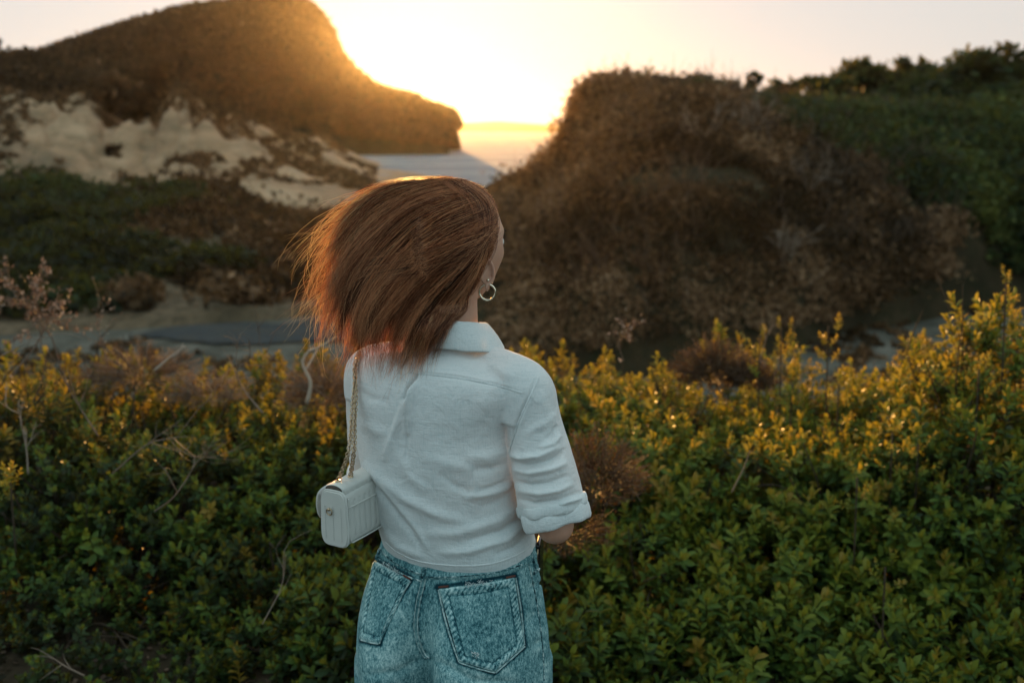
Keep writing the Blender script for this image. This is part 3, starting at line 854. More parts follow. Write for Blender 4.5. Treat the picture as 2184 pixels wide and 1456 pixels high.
for s in SH:
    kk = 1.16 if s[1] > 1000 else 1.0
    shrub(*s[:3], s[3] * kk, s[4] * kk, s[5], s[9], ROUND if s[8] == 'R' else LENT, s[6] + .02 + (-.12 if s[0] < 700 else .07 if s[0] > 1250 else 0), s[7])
# a back row and side rows that only show from a step aside
for k, x in enumerate(np.linspace(-4.6, 4.8, 9)):
    c = to_px([[x, 5.4, .62]])[0]
    shrub(c[0], c[1], 5.4, .62, .40, .45, 'shrub in the hidden row behind the crest, number from the track side ' + ['one', 'two', 'three', 'four', 'five', 'six', 'seven', 'eight', 'nine'][k], LENT, -.05, 1.1)

for (x_, y_, z_, r_, lb_) in [(-.42, 3.1, .40, .36, 'shrub straight in front of the woman, hidden by her back'), (-.10, 3.5, .52, .38, 'second shrub in front of the woman, further along her view'),
                              (-.50, 4.0, .58, .40, 'third shrub in front of the woman at the hedge crest'), (.05, 4.3, .60, .38, 'fourth shrub in front of the woman at the hedge crest'), (.02, 2.8, .30, .28, 'low shrub in front of the jeans thigh'),
                              (-2.35, 2.7, .36, .45, 'shrub beyond the picture edge level with the handbag'), (-3.0, 3.6, .55, .50, 'shrub beyond the picture edge behind the bright round leaved one'), (-3.7, 4.5, .62, .55, 'shrub beyond the picture edge at the crest end'),
                              (2.3, 2.8, .38, .45, 'shrub beyond the bottom corner on the raised side'), (2.9, 3.7, .62, .50, 'shrub beyond the frame behind the pointed leaved one'), (3.4, 4.5, .85, .55, 'shrub beyond the frame at the raised hedge end')]:
    c = to_px([[x_, y_, z_]])[0]
    shrub(c[0], c[1], y_, r_, .30, 1.0, lb_, LENT, -.06, 1.1)

# tall upright shoots
def shoot(px, py0, py1, Y, label, n=3, tone=.38, s=1.0):
    Y = RY(py1, Y); b = W(px, py1, Y); tp = W(px, py0, Y); h = tp.z - b.z
    e = empty('leafy_shoot', tuple(b)); tag(e, label, 'shoot', 'tall shoots above the hedge')
    k = max(3, int(h / .055)); P = []; D = []
    for i in range(k):
        f = i / (k - 1)
        for j in range(n if f < .75 else 2):
            a = rng.uniform(0, 6.28); P.append(np.array(b) + np.array([math.cos(a) * .02, math.sin(a) * .02, h * f * .8]))
            D.append([math.cos(a) * (.9 - .6 * f), math.sin(a) * (.9 - .6 * f), .9])
    P = np.array(P); place(LENT, P, np.array(D), np.full(len(P), .62 * s), np.full(len(P), tone), 'foliage', e, M['leaf'])
    mb = MB(); mb.tube(np.linspace(np.array(b) - [0, 0, .2], np.array(tp) - [0, 0, .03], 6), .003, 5); mb.build('stem', M['bark'], e)
for a in [(1622, 700, 800, 4.1, 'first of the two pale upright shoots beside the brown heather dome'), (1668, 682, 790, 4.2, 'second and taller pale upright shoot beside the brown heather dome'),
          (1768, 680, 800, 4.0, 'single tall yellow shoot standing clear of the hedge crest'), (2148, 585, 720, 3.6, 'golden shoot topping the raised hedge end'),
          (1790, 800, 900, 3.5, 'leafy yellow shoot straight below the single tall one'), (1690, 800, 870, 3.7, 'small shoot under the pair of pale upright shoots'),
          (2090, 770, 840, 3.4, 'orange tinged shoot on the deep green shrub'), (1905, 905, 1010, 3.0, 'orange leaved branch rising from mid slope of the hedge'), (1960, 930, 1010, 3.0, 'short orange leaved branch beside the taller one'),
          (20, 1010, 1060, 2.6, 'yellow sunlit rosette at the picture edge'), (1830, 1000, 1090, 2.75, 'bright green upright fan in mid slope'), (1890, 1190, 1290, 2.35, 'pointed dark shoot low in the hedge')]:
    shoot(*a, tone=.30 if a[1] > 690 else .42)

# brown heather / twiggy bushes
def heath(px, py, Y, rx, rz, n, label, tone=.35, spike=1.0):
    Y = RY(py, Y); top = W(px, py, Y); c = np.array([top.x, Y, top.z - rz * .9])
    e = empty('heather_bush', tuple(c)); tag(e, label, 'bush', 'brown twiggy bushes in the hedge')
    mb = MB(); LVs = []; 
    for k in range(n):
        d = rng.normal(0, 1, 3); d[2] = abs(d[2]) * .9; d[1] = -abs(d[1]) if rng.random() < .7 else d[1]; d /= np.linalg.norm(d)
        a = c + d * np.array([rx, rx, rz]) * .35; b = c + d * np.array([rx, rx, rz]) * rng.uniform(.8, 1.12)
        mid = (a + b) / 2 + rng.normal(0, .015, 3)
        mb.tube(catmull([a, mid, b], 5), np.linspace(.0016, .0007, 5) * spike, 3, tone=tone + rng.normal(0, .1))
        m = 22; t_ = rng.uniform(.35, 1, m)[:, None]
        LVs.append((a + (b - a) * t_ + rng.normal(0, .007, (m, 3))))
    mb.build('twigs', M['twig'], e)
    P = np.vstack(LVs); m = len(P); x, y, z = rand_frames(m, np.tile([0, 0, 1.], (m, 1)), .7)
    s = rng.uniform(.004, .009, m)[:, None]
    V = np.stack([P - x * s * .25, P + x * s * .25, P + z * s], 1).reshape(-1, 3)
    mesh_np('leaflets', V, np.arange(m * 3).reshape(-1, 3), M['scrub_brown'], e, True, {'tone': np.repeat(np.clip(tone + .1 + rng.normal(0, .15, m), 0, 1), 3)})
heath(1275, 915, 2.75, .17, .22, 300, 'brown twiggy heather bush behind the elbow of the shirt sleeve', .42)
heath(1215, 1000, 2.5, .14, .25, 200, 'small brown twiggy bush tucked in against the rolled cuff', .3)
heath(1520, 722, 4.3, .19, .20, 380, 'reddish brown heather dome on the hedge crest', .35, 1.4)
heath(1600, 760, 4.3, .13, .14, 200, 'small brown heather beside the reddish heather dome', .3, 1.4)
heath(690, 765, 4.1, .20, .20, 260, 'dry pinkish brown bush beside the shirt shoulder and blown hair', .6, 1.4)
heath(300, 735, 4.6, .30, .18, 220, 'grey dry twiggy bush on the crest by the dark track', .6, 1.4)
heath(440, 790, 4.4, .22, .14, 160, 'pale dry tangle between the track and the orange tipped shrub', .65, 1.4)

# dry arching sprays and bare branches
def dry(pts, label, rad=.004, depth=2, kids=5, tone=.6, spread=.55, leaves=0, name='dry_branch', cat='branch'):
    dy_ = RY(max(p[1] for p in pts), 0); P = [np.array(W(p[0], p[1], p[2] + dy_)) for p in pts]
    mb = MB(); branchy(catmull(P, 16), rad, depth, mb, spread, kids, tone, .3)
    if leaves:
        allp = np.vstack(mb.V); k = rng.integers(0, len(allp), leaves); Q = allp[k] + rng.normal(0, .006, (leaves, 3))
        x, y, z = rand_frames(leaves, np.tile([0, 0, 1.], (leaves, 1)), 1.); s = rng.uniform(.010, .022, leaves)[:, None]
        V = np.stack([Q - x * s * .3, Q + x * s * .3, Q + z * s], 1).reshape(-1, 3)
        mb.add(V, np.arange(leaves * 3).reshape(-1, 3), np.repeat(np.clip(.6 + rng.normal(0, .2, leaves), 0, 1), 3))
    tag(mb.build(name, M['twig']), label, cat, 'bare twigs caught in the hedge')
dry([(25, 800, 4.2), (75, 740, 4.2), (90, 690, 4.2), (60, 655, 4.2), (28, 648, 4.2)], 'dry hooked spray rising highest over the rounded shrub', .0045, 2, 7, .6, .6, 260)
dry([(130, 790, 4.2), (110, 720, 4.2), (75, 680, 4.2), (90, 660, 4.2)], 'rusty leafed dry spray leaning beside the hooked one', .004, 2, 8, .5, .6, 420)
dry([(230, 780, 4.3), (212, 710, 4.3), (203, 655, 4.3)], 'thin straight dead stalk above the rounded shrub', .003, 1, 7, .55, .4, 60)
dry([(0, 760, 4.0), (60, 730, 4.0), (130, 712, 4.0), (180, 722, 4.0)], 'long bent straw stem lying over the rounded shrub', .003, 0, 0, .7)
dry([(330, 790, 3.9), (365, 760, 3.9), (395, 738, 3.9)], 'pale stick pointing up with a lit broken end', .006, 1, 2, .9, .4)
dry([(655, 860, 3.6), (662, 815, 3.6), (645, 775, 3.6), (660, 748, 3.6), (680, 742, 3.6)], 'whitish curved root like branch by the shirt shoulder', .009, 1, 2, 1.0, .4)
dry([(700, 850, 3.7), (620, 790, 3.7), (560, 740, 3.7), (550, 690, 3.7)], 'thin dark twig standing up before the track', .0028, 1, 4, .4, .5)
dry([(560, 880, 3.2), (520, 830, 3.3), (505, 790, 3.3), (540, 760, 3.3)], 'grey forked branch over the orange tipped shrub', .004, 2, 4, .55)
dry([(60, 1010, 2.9), (55, 950, 2.9), (38, 870, 2.9)], 'upright silvery twig at the edge beside the bright shrub', .0035, 2, 4, .8, .4)
dry([(210, 930, 3.0), (165, 860, 3.0), (125, 790, 3.0)], 'long straight bare twig slanting over the dark hedge', .003, 1, 4, .6, .3)
dry([(240, 1010, 2.8), (310, 950, 2.7), (360, 935, 2.7), (400, 930, 2.7)], 'lichened grey branch reaching out of the round leaved shrub', .003, 2, 4, .6, .5)
dry([(330, 1090, 2.6), (370, 1060, 2.5), (410, 1000, 2.55), (415, 970, 2.6)], 'curving grey branch with forked tips above the low dark shrub', .003, 2, 4, .55, .5)
dry([(180, 1440, 2.0), (140, 1420, 2.0), (110, 1400, 2.05)], 'short dead twig near the bottom edge', .003, 1, 4, .6, .5)
dry([(560, 1330, 2.1), (600, 1250, 2.1), (610, 1180, 2.1)], 'straw stalk in the dark leaves below the handbag', .0018, 1, 3, .8, .4)
dry([(1620, 770, 3.9), (1635, 720, 3.9), (1650, 690, 3.9)], 'fine dry stalk beside the pale upright shoots', .002, 1, 5, .6, .4)
dry([(1330, 770, 4.1), (1320, 730, 4.1), (1335, 700, 4.1)], 'dry seed spray above the glowing orange shrubs', .0025, 2, 6, .5, .5, 80)
dry([(1560, 1050, 2.7), (1585, 1000, 2.7), (1600, 960, 2.7)], 'pale bare stem between the bright tufts', .0025, 0, 0, .7)

# ground litter under the hedge
P = np.stack([rng.uniform(-3, 3, 9000), rng.uniform(1.2, 4.5, 9000), np.zeros(9000)], 1); P[:, 2] = ground_z(P[:, 0], P[:, 1]) + .015
x, y, z = rand_frames(9000, np.tile([0, 0, 1.], (9000, 1)), .5); s = rng.uniform(.012, .03, 9000)[:, None]
V = np.stack([P - x * s * .4, P + y * s * .5, P + x * s * .4, P - y * s * .5], 1).reshape(-1, 3)
tag(mesh_np('leaf_litter', V, np.arange(36000).reshape(-1, 4), M['twig'], None, True, {'tone': np.repeat(rng.uniform(0, .6, 9000), 4)}), kind='stuff', label='dry fallen leaves on the soil under the hedge')
# ------------------------------------------------------------ materials for the figure
t = NT('skin')
n = t.noise(60, 4)
M['skin'] = t.done(t.bsdf(t.mix(n, (.50, .27, .185), (.60, .34, .24)), .48, t.noise(900, 3), .12, .0006, Subsurface_Weight=.25, Subsurface_Scale=.01, Specular_IOR_Level=.35))
t.t.nodes['Principled BSDF'].inputs['Subsurface Radius'].default_value = (1, .35, .2)

t = NT('white_linen')
c = t.coords((1, 1, 1)); 
wv1 = t.noise(420, 3, .6, t.coords((1, 1, .07))); wv2 = t.noise(420, 3, .6, t.coords((.07, .07, 1)))
weave = t.math('ADD', wv1, wv2)
big = t.noise(14, 5, .6)
col = t.mix(t.ramp(weave, [(.80, (0, 0, 0)), (1.15, (1, 1, 1))]), (.72, .81, .82), (.87, .92, .92))
col = t.mix(.25, col, t.ramp(big, [(.3, (.60, .69, .71)), (.7, (.80, .86, .87))]))
wr = t.noise(26, 5, .62, t.coords((1, 1, 1), (0, .5, 0)), .6)
h = t.math('ADD', t.math('MULTIPLY', weave, .16), t.math('MULTIPLY', wr, 1.0))
sh = t.bsdf(col, .85, h, .65, .008, Specular_IOR_Level=.15, Sheen_Weight=.15)
tr = t.n('BsdfTranslucent'); tr.inputs['Color'].default_value = (.8, .72, .68, 1)
mx = t.n('MixShader'); mx.inputs[0].default_value = .26
t.l(sh, mx.inputs[1]); t.l(tr.outputs[0], mx.inputs[2]); M['linen'] = t.done(mx.outputs[0])

t = NT('acid_wash_denim')
f1 = t.noise(260, 6, .85, t.coords((1, 1, .45), (0, .25, 0))); f2 = t.noise(800, 3, .7); f3 = t.noise(22, 4, .6)
f = t.math('ADD', t.math('MULTIPLY', f1, .9), t.math('MULTIPLY', f3, .28))
f = t.math('ADD', f, t.math('MULTIPLY', f2, .22))
f = t.math('ADD', f, t.math('MULTIPLY', t.attr('wear'), .30))
col = t.ramp(f, [(.53, (.005, .035, .05)), (.63, (.035, .135, .16)), (.74, (.18, .36, .38)), (.86, (.52, .70, .69))])
M['denim'] = t.done(t.bsdf(col, .9, f2, .25, .001, Specular_IOR_Level=.15))
t = NT('denim_seam')
f1 = t.noise(95, 3, .7); f2 = t.noise(600, 4, .7)
f = t.math('ADD', t.math('MULTIPLY', f1, 1.1), t.math('MULTIPLY', f2, .35))
col = t.ramp(f, [(.58, (.003, .018, .028)), (.74, (.06, .17, .19)), (.88, (.55, .68, .67))])
M['seam'] = t.done(t.bsdf(col, .9, f2, .3, .001, Specular_IOR_Level=.15))
t = NT('pocket_piping')
f1 = t.noise(120, 3, .7)
M['piping'] = t.done(t.bsdf(t.ramp(f1, [(.36, (.10, .22, .24)), (.5, (.36, .50, .50)), (.7, (.58, .70, .69))]), .9, f1, .3, .001, Specular_IOR_Level=.15))
t = NT('pale_thread'); M['fray'] = t.done(t.bsdf((.62, .70, .70), .95))
t = NT('pocket_edge_tape'); M['tape'] = t.done(t.bsdf((.10, .03, .02), .8))

def simple(name, c, r=.5, **kw):
    t = NT(name); return t.done(t.bsdf(c, r, t.noise(500, 3), .08, .001, **kw))
M['metal'] = simple('aged_gold', (.50, .38, .25), .28, Metallic=1.0)
M['silver'] = simple('polished_silver', (.90, .80, .62), .22, Metallic=1.0)
M['leather'] = None
t = NT('white_leather')
M['leather'] = t.done(t.bsdf(t.mix(t.noise(30, 4), (.50, .51, .48), (.62, .62, .58)), .42, t.noise(420, 5, .65), .35, .0012, Specular_IOR_Level=.45))
M['leather_dark'] = simple('bag_lining', (.05, .035, .025), .7)
M['bthread'] = simple('bag_thread', (.42, .43, .42), .7)
M['phone'] = simple('black_plastic', (.012, .011, .012), .22)
M['shoe'] = simple('canvas_shoe', (.62, .60, .56), .8)
M['eye'] = simple('eye_white', (.75, .73, .70), .15)
M['lip'] = simple('lip_skin', (.45, .16, .13), .45)

# ------------------------------------------------------------ the woman
Y0 = 1.86
PHI = R(26)                      # the body faces away and a little to the picture's right
bR = np.array([math.cos(PHI), -math.sin(PHI), 0]); bF = np.array([math.sin(PHI), math.cos(PHI), 0]); UP = np.array([0, 0, 1.0])
PSI = R(46)
hR = np.array([math.cos(PSI), -math.sin(PSI), 0]); hF = np.array([math.sin(PSI), math.cos(PSI), 0])
HC = np.array(W(979, 520, Y0)) 
def w(px, py, Y=Y0): return np.array(W(px, py, Y))

woman = empty('person', (w(960, 900)[0], Y0, 0))
tag(woman, 'woman seen from behind in a white rolled sleeve shirt and acid washed jeans, hair blowing', 'person')

TH = np.linspace(0, 2 * np.pi, 72, endpoint=False)
def ring(z, xl, xr, ratio, yc=Y0, p=2.35, phi=PHI, lobes=0.0, groove=0.0, npt=None):
    """closed horizontal ring whose picture silhouette spans xl..xr; body frame rotated by phi"""
    th = TH
    c, s = np.cos(th), np.sin(th)
    x = np.sign(c) * np.abs(c) ** (2 / p); y = np.sign(s) * np.abs(s) ** (2 / p) * ratio
    back = np.clip(-s, 0, 1)
    y = y - lobes * back * (np.exp(-((np.abs(c) - .48) / .28) ** 2)) + groove * np.exp(-(c / .14) ** 2) * back
    X = x * math.cos(phi) + y * math.sin(phi); Y = -x * math.sin(phi) + y * math.cos(phi)
    k = (xr - xl) / (X.max() - X.min())
    return np.stack([xl + (X - X.min()) * k, yc + Y * k, np.full_like(X, z)], 1)

def px_rings(tab, **kw):
    out = []
    for row in tab:
        py, l, r_, ratio = row[:4]; yc = row[4] if len(row) > 4 else Y0
        a, b = w(l, py, yc), w(r_, py, yc)
        out.append(ring((a[2] + b[2]) / 2, a[0], b[0], ratio, yc, lobes=row[5] if len(row) > 5 else 0, groove=row[6] if len(row) > 6 else 0, **kw))
    return out

def dense(Rg, n):
    Rg = np.array(Rg); m = len(Rg)
    P = catmull(Rg.reshape(m, -1), n)
    return P.reshape(n, -1, 3)

# joints (metres)
SHR = w(1122, 838, Y0 - .075); SHL = w(790, 795, Y0 + .085)
ELR = w(1186, 1116, Y0 - .112); WRR = ELR + .235 * (bF * .66 - bR * .75 + UP * .04)
ELL = SHL + np.array([-.005, .10, -.245]); WRL = ELL + .235 * (bF * .90 + bR * .40 + UP * .10)

# --- body skin: head, neck, trunk, arms, hands, legs as one surface
def head_shape(nu=150, nv=110):
    th = np.linspace(0.001, np.pi - .001, nv); ph = np.linspace(0, 2 * np.pi, nu, endpoint=False)
    x = np.sin(th)[:, None] * np.sin(ph); y = np.sin(th)[:, None] * np.cos(ph); z = np.cos(th)[:, None] * np.ones(nu)
    X = x * .073; Yy = np.where(y < 0, y * .100, y * .093); Z = np.where(z > 0, z * .112, z * .115)
    low = np.clip(-z, 0, 1)
    X = X * (1 - .26 * low ** 1.4); Yy = np.where(y < 0, Yy * (1 - .45 * low ** 1.2), Yy * (1 - .06 * low))
    fr = np.clip(y, 0, 1) ** .5
    Yy += fr * np.clip(-z - .35, 0, 1) * .012
    def g(cx, cz, sx, sz): return np.exp(-((X - cx) / sx) ** 2 - ((Z - cz) / sz) ** 2) * (y > 0)
    Yy -= .010 * (g(.031, .002, .016, .012) + g(-.031, .002, .016, .012))
    Yy += .005 * (g(.030, .022, .022, .008) + g(-.030, .022, .022, .008))
    Yy += .020 * np.exp(-(X / .0075) ** 2) * np.clip(1 - np.abs((Z + .034) / .036), 0, 1) ** .55 * (Z < .004) * (y > 0) + .008 * g(0, -.005, .007, .022)
    Yy += .007 * (g(.010, -.044, .007, .006) + g(-.010, -.044, .007, .006))
    Yy += .006 * g(0, -.068, .022, .005) + .006 * g(0, -.079, .018, .005) - .004 * g(0, -.0735, .024, .0022)
    Yy += .010 * g(0, -.102, .016, .012)
    Yy += .004 * (g(.045, -.025, .016, .02) + g(-.045, -.025, .016, .02))
    return np.stack([X, Yy, Z], -1)
HS = head_shape()
def hw(P):
    P = np.asarray(P); return HC + P[..., :1] * hR + P[..., 1:2] * hF + P[..., 2:3] * UP
body = MB()
body.rings(hw(HS))
def ear(side, mb):
    e0 = np.array([side * .0725, -.005, -.044])
    a = np.linspace(-.6, 4.4, 22)
    P = np.stack([np.full(22, 0.0), -.002 + .0150 * np.cos(a) * 1.0, .0255 * np.sin(a)], 1)
    P[:, 0] = side * (.002 + .008 * np.clip(-np.cos(a), 0, 1)); P = P * np.array([1, -1, 1])
    P[:, 1] -= .004 * P[:, 2] / .03
    mb.tube(hw(e0 + P), np.interp(np.arange(22), [0, 4, 16, 21], [.0035, .0040, .0034, .0045]), 7)
    mb.ball(hw(e0 + np.array([side * .001, .002, 0])), (1, 1, 1), np.column_stack([hR * .0045, hF * .014, UP * .025]), 12, 8)
    mb.ball(hw(e0 + np.array([side * .003, .006, -.030])), (1, 1, 1), np.column_stack([hR * .0042, hF * .0065, UP * .009]), 10, 8)
ear(1, body); ear(-1, body)
neck0 = HC + hF * -.022 + UP * -.045; neck2 = w(962, 740, Y0 + .005)
body.tube(catmull([neck0 + UP * .03, neck0 + UP * -.03, (neck0 + neck2) / 2 + bF * -.002, neck2, neck2 - UP * .05], 20), np.interp(np.linspace(0, 1, 20), [0, .4, .7, 1], [.055, .051, .053, .058]), 28)
trunk = px_rings([(758, 905, 1020, .8), (778, 850, 1060, .62), (800, 810, 1085, .58), (840, 800, 1100, .60), (900, 790, 1085, .66), (1000, 815, 1070, .66), (1100, 840, 1080, .68), (1180, 830, 1110, .68), (1260, 800, 1130, .70), (1330, 830, 1105, .66)])
body.rings(dense(trunk, 40))
def limb(pts, rad, sides=20, n=26): body.tube(catmull(pts, n), np.interp(np.linspace(0, 1, n), np.linspace(0, 1, len(rad)), rad), sides)
limb([SHR - bR * .03 + UP * .01, SHR, (SHR + ELR) / 2, ELR - UP * .004], [.045, .047, .040, .036, .035])
limb([ELR, (ELR * 2 + WRR) / 3, (ELR + 2 * WRR) / 3, WRR], [.036, .038, .031, .024])
body.ball(ELR - bF * .006, (.036, .036, .036))
limb([SHL + bR * .03 + UP * .01, SHL, (SHL + ELL) / 2, ELL], [.045, .047, .040, .036])
limb([ELL, (ELL * 2 + WRL) / 3, (ELL + 2 * WRL) / 3, WRL], [.036, .037, .030, .023])
body.ball(ELL, (.035, .035, .035))
def hand(wr, fw, side, up):
    """palm, four bent fingers of unequal length, thumb from the side"""
    fw = fw / np.linalg.norm(fw); lat = np.cross(fw, up); lat /= np.linalg.norm(lat); nrm = np.cross(lat, fw)
    pc = wr + fw * .045
    body.ball(pc, (1, 1, 1), np.column_stack([lat * .040, fw * .050, nrm * .014]), 20, 14)
    for k, (o_, L) in enumerate(((-.028, .062), (-.0095, .078), (.0095, .083), (.027, .074))):
        a = pc + fw * .036 + lat * o_ * side
        b = a + fw * L * .45 - nrm * .006; c = b + fw * L * .30 - nrm * .018; d = c + fw * L * .14 - nrm * .020
        body.tube(catmull([a - fw * .02, a, b, c, d], 16), np.interp(np.linspace(0, 1, 16), [0, .4, 1], [.0095, .0088, .0062]), 10)
    a = pc - fw * .022 + lat * .034 * side; b = a + lat * side * .026 + fw * .024 - nrm * .006; c = b + fw * .030 + lat * side * .006 - nrm * .008
    body.tube(catmull([pc - fw * .03, a, b, c], 14), np.interp(np.linspace(0, 1, 14), [0, .5, 1], [.014, .0115, .0078]), 10)
hand(WRR, WRR - ELR, 1, UP)
hand(WRL, WRL - ELL, -1, UP)
# legs
HIPZ = w(960, 1400)[2]
cx = w(965, 1400)[0]
hipR = np.array([cx, Y0, HIPZ]) + bR * .085; hipL = np.array([cx, Y0, HIPZ]) - bR * .085
kneeR = np.array([hipR[0] + .005, hipR[1] + .02, .46]); kneeL = np.array([hipL[0] - .005, hipL[1] + .03, .46])
ankR = np.array([kneeR[0], kneeR[1] - .03, .075]); ankL = np.array([kneeL[0], kneeL[1] - .03, .075])
for h_, k_, a_ in ((hipR, kneeR, ankR), (hipL, kneeL, ankL)):
    limb([h_, (h_ + k_) / 2, k_, (k_ + a_) / 2 - bF * .01, a_], [.080, .068, .052, .048, .033])
    limb([a_, a_ + bF * .05 - UP * .03, a_ + bF * .13 - UP * .045], [.034, .034, .026])
V, F = remeshed(body, .0032, 3, .5)
skin = mesh_np('body', V, F, M['skin'], woman)
# eyes, lips, brows
for s in (-1, 1):
    mb = MB(); mb.ball(hw(np.array([s * .031, .0725, .001])), (.0105, .0105, .0105), None, 20, 14); mb.build('eye', M['eye'], woman)
    mb = MB(); q = np.stack([s * np.linspace(.014, .050, 9), .086 - .011 * np.linspace(0, 1, 9) ** 1.5, .021 + .004 * np.sin(np.linspace(0, 3, 9))], 1)
    mb.tube(hw(q), np.linspace(.0026, .0012, 9), 6); mb.build('eyebrow', M['bark'], woman)

# --- trousers
J = MB()
# rings: py, left px, right px, depth ratio, yc, lobes, groove
jt = [(1105, 826, 1128, .70, Y0), (1150, 817, 1140, .70, Y0), (1180, 806, 1147, .70, Y0), (1215, 793, 1152, .72, Y0 + .002, .02, .03), (1260, 777, 1158, .74, Y0 + .005, .07, .08), (1310, 765, 1166, .76, Y0 + .005, .12, .16),
      (1360, 760, 1171, .77, Y0 + .005, .15, .24), (1400, 760, 1173, .77, Y0 + .005, .15, .30), (1425, 762, 1173, .74, Y0 + .006, .10, .30)]
J.rings(dense(px_rings(jt), 60))
def legj(l0, l1, k_, a_, ex):
    a, b = w(l0, 1400, Y0 + .01), w(l1, 1400, Y0 + .01)
    c0 = (a + b) / 2; r0 = (b[0] - a[0]) / 2
    a, b = w(l0 + ex, 1470, Y0 + .01), w(l1 - ex, 1470, Y0 + .01); c1 = (a + b) / 2; r1 = (b[0] - a[0]) / 2
    P = catmull([c0 + UP * .05, c0, c1, (c1 + k_) / 2, k_ + UP * 0, (k_ + a_) / 2, a_ + UP * .02], 60)
    rr = np.interp(np.linspace(0, 1, 60), np.linspace(0, 1, 7), [r0 * .8, r0, r1, .095, .082, .076, .075])
    J.tube(P, rr, 40, True, .5, rr * 1.06)
legj(762, 938, kneeL - np.array([.01, 0, 0]), ankL, 2)
legj(955, 1173, kneeR + np.array([.01, 0, 0]), ankR, 2)
JV, JF = remeshed(J, .0030, 10, .5)
PXJ = to_px(JV); NJ = vnormals(JV, JF); camside = NJ[:, 1] < .35
# soft fabric folds and pressed-in seams
dj = .0012 * fbm(JV, 3, 77, 18) 
wear = .10 * fbm(JV, 3, 78, 25)
def crease(PX, pts, width, amp, N=None, one=None):
    d, tt, sg = poly_dist(PX, pts)
    g = np.exp(-(d / width) ** 2) * np.sin(np.clip(tt, 0.02, .98) * np.pi) ** .5
    return g * amp, d, sg
for pts, wd, am in (([(1165, 1300), (1120, 1330), (1110, 1345)], 10, -.002), ([(905, 1400), (850, 1432), (775, 1440)], 9, -.004), ([(925, 1405), (1010, 1452), (1120, 1458)], 9, -.005),
                    ([(880, 1330), (840, 1350), (800, 1352)], 12, -.0015), ([(1160, 1240), (1128, 1255)], 6, -.003), ([(1168, 1360), (1135, 1376)], 7, -.003), ([(770, 1300), (800, 1308)], 7, -.002)):
    g, d, s_ = crease(PXJ, pts, wd, am); dj += np.where(camside, g, 0)
seamline = [(905, 1218), (903, 1240), (893, 1280), (887, 1330), (892, 1366), (903, 1392), (912, 1402)]
g, d, s_ = crease(PXJ, seamline, 4, -.0015); dj += np.where(camside, g, 0)
wear += np.where(camside & (d < 10), .25 * np.sin(PXJ[:, 1] * .42) * np.exp(-((d - 5) / 3) ** 2), 0)
for pts in ([(936, 1252), (948, 1310), (962, 1360), (979, 1412), (1055, 1436), (1120, 1378), (1112, 1300), (1100, 1228)], [(932, 1250), (1000, 1242), (1098, 1225)],
            [(878, 1234), (850, 1280), (826, 1325), (811, 1374), (770, 1366)], [(797, 1188), (835, 1209), (878, 1232)]):
    d, tt, sg = poly_dist(PXJ, pts); wear -= np.where(camside, 1.0 * np.exp(-(d / 4.5) ** 2), 0)
d, tt, sg = poly_dist(PXJ, seamline); wear -= np.where(camside, .22 * np.exp(-((d - 6) / 3.5) ** 2), 0)
d, tt, sg = poly_dist(PXJ, [(1124, 1190), (1138, 1250), (1150, 1320), (1158, 1390), (1160, 1450)])
wear += np.where(camside & (d < 16), .16 * np.sin(PXJ[:, 1] * .30 + 2 * np.sin(PXJ[:, 1] * .11)) * np.exp(-((d - 6) / 4) ** 2), 0)
for cx_0, cy_0 in ((1020, 1335), (830, 1330), (1020, 1440), (820, 1430)):
    wear += np.where(camside, .22 * np.exp(-(((PXJ[:, 0] - cx_0) / 60) ** 2 + ((PXJ[:, 1] - cy_0) / 50) ** 2)), 0)
JV2 = JV + NJ * dj[:, None]
jeans = mesh_np('jeans', JV2, JF, M['denim'], woman, True, {'wear': wear})
jb = bvh_of(JV2, JF)
def on(bv, px, py, lift=0.0):
    loc, nrm, _, _ = bv.ray_cast(CAM, ray(px, py).normalized())
    if loc is None or loc.y > 3:
        loc, nrm, _, _ = bv.find_nearest(CAM + ray(px, py) * (Y0 / ray(px, py).y))
    if nrm.dot(ray(px, py)) > 0: nrm = -nrm
    return np.array(loc + nrm * lift), np.array(nrm)

def surf_strip(bv, pts, width, lift, n=None):
    """flat raised band of width (m) along a pixel polyline on a surface"""
    L = sum(math.dist(pts[i], pts[i + 1]) for i in range(len(pts) - 1)); n = n or max(8, int(L / 3))
    C = catmull([(p[0], p[1], 0) for p in pts], n)
    P, N_ = [], []
    for c in C:
        a, b = on(bv, c[0], c[1])
        if a is None: continue
        P.append(a); N_.append(b)
    P, N_ = np.array(P), np.array(N_)
    # calm the normals
    for _ in range(3): N_[1:-1] = (N_[:-2] + N_[1:-1] + N_[2:]) / 3
    N_ /= np.linalg.norm(N_, axis=1)[:, None]
    T = np.gradient(P, axis=0); T /= np.linalg.norm(T, axis=1)[:, None]
    B = np.cross(T, N_); B /= np.linalg.norm(B, axis=1)[:, None]
    prof = np.array([[-1, -.6], [-.92, .75], [-.5, 1.0], [0, .85], [.5, 1.0], [.92, .75], [1, -.6]])
    V = P[:, None] + B[:, None] * (prof[:, 0] * width / 2)[None, :, None] + N_[:, None] * (prof[:, 1] * lift)[None, :, None]
    return V

def strip_mesh(name, bv, lines, width, lift, mat, parent):
    mb = MB()
    for pts in lines:
        V = surf_strip(bv, pts, width, lift)
        mb.add(V.reshape(-1, 3), grid_faces(V.shape[0], V.shape[1]))
    return mb.build(name, mat, parent)

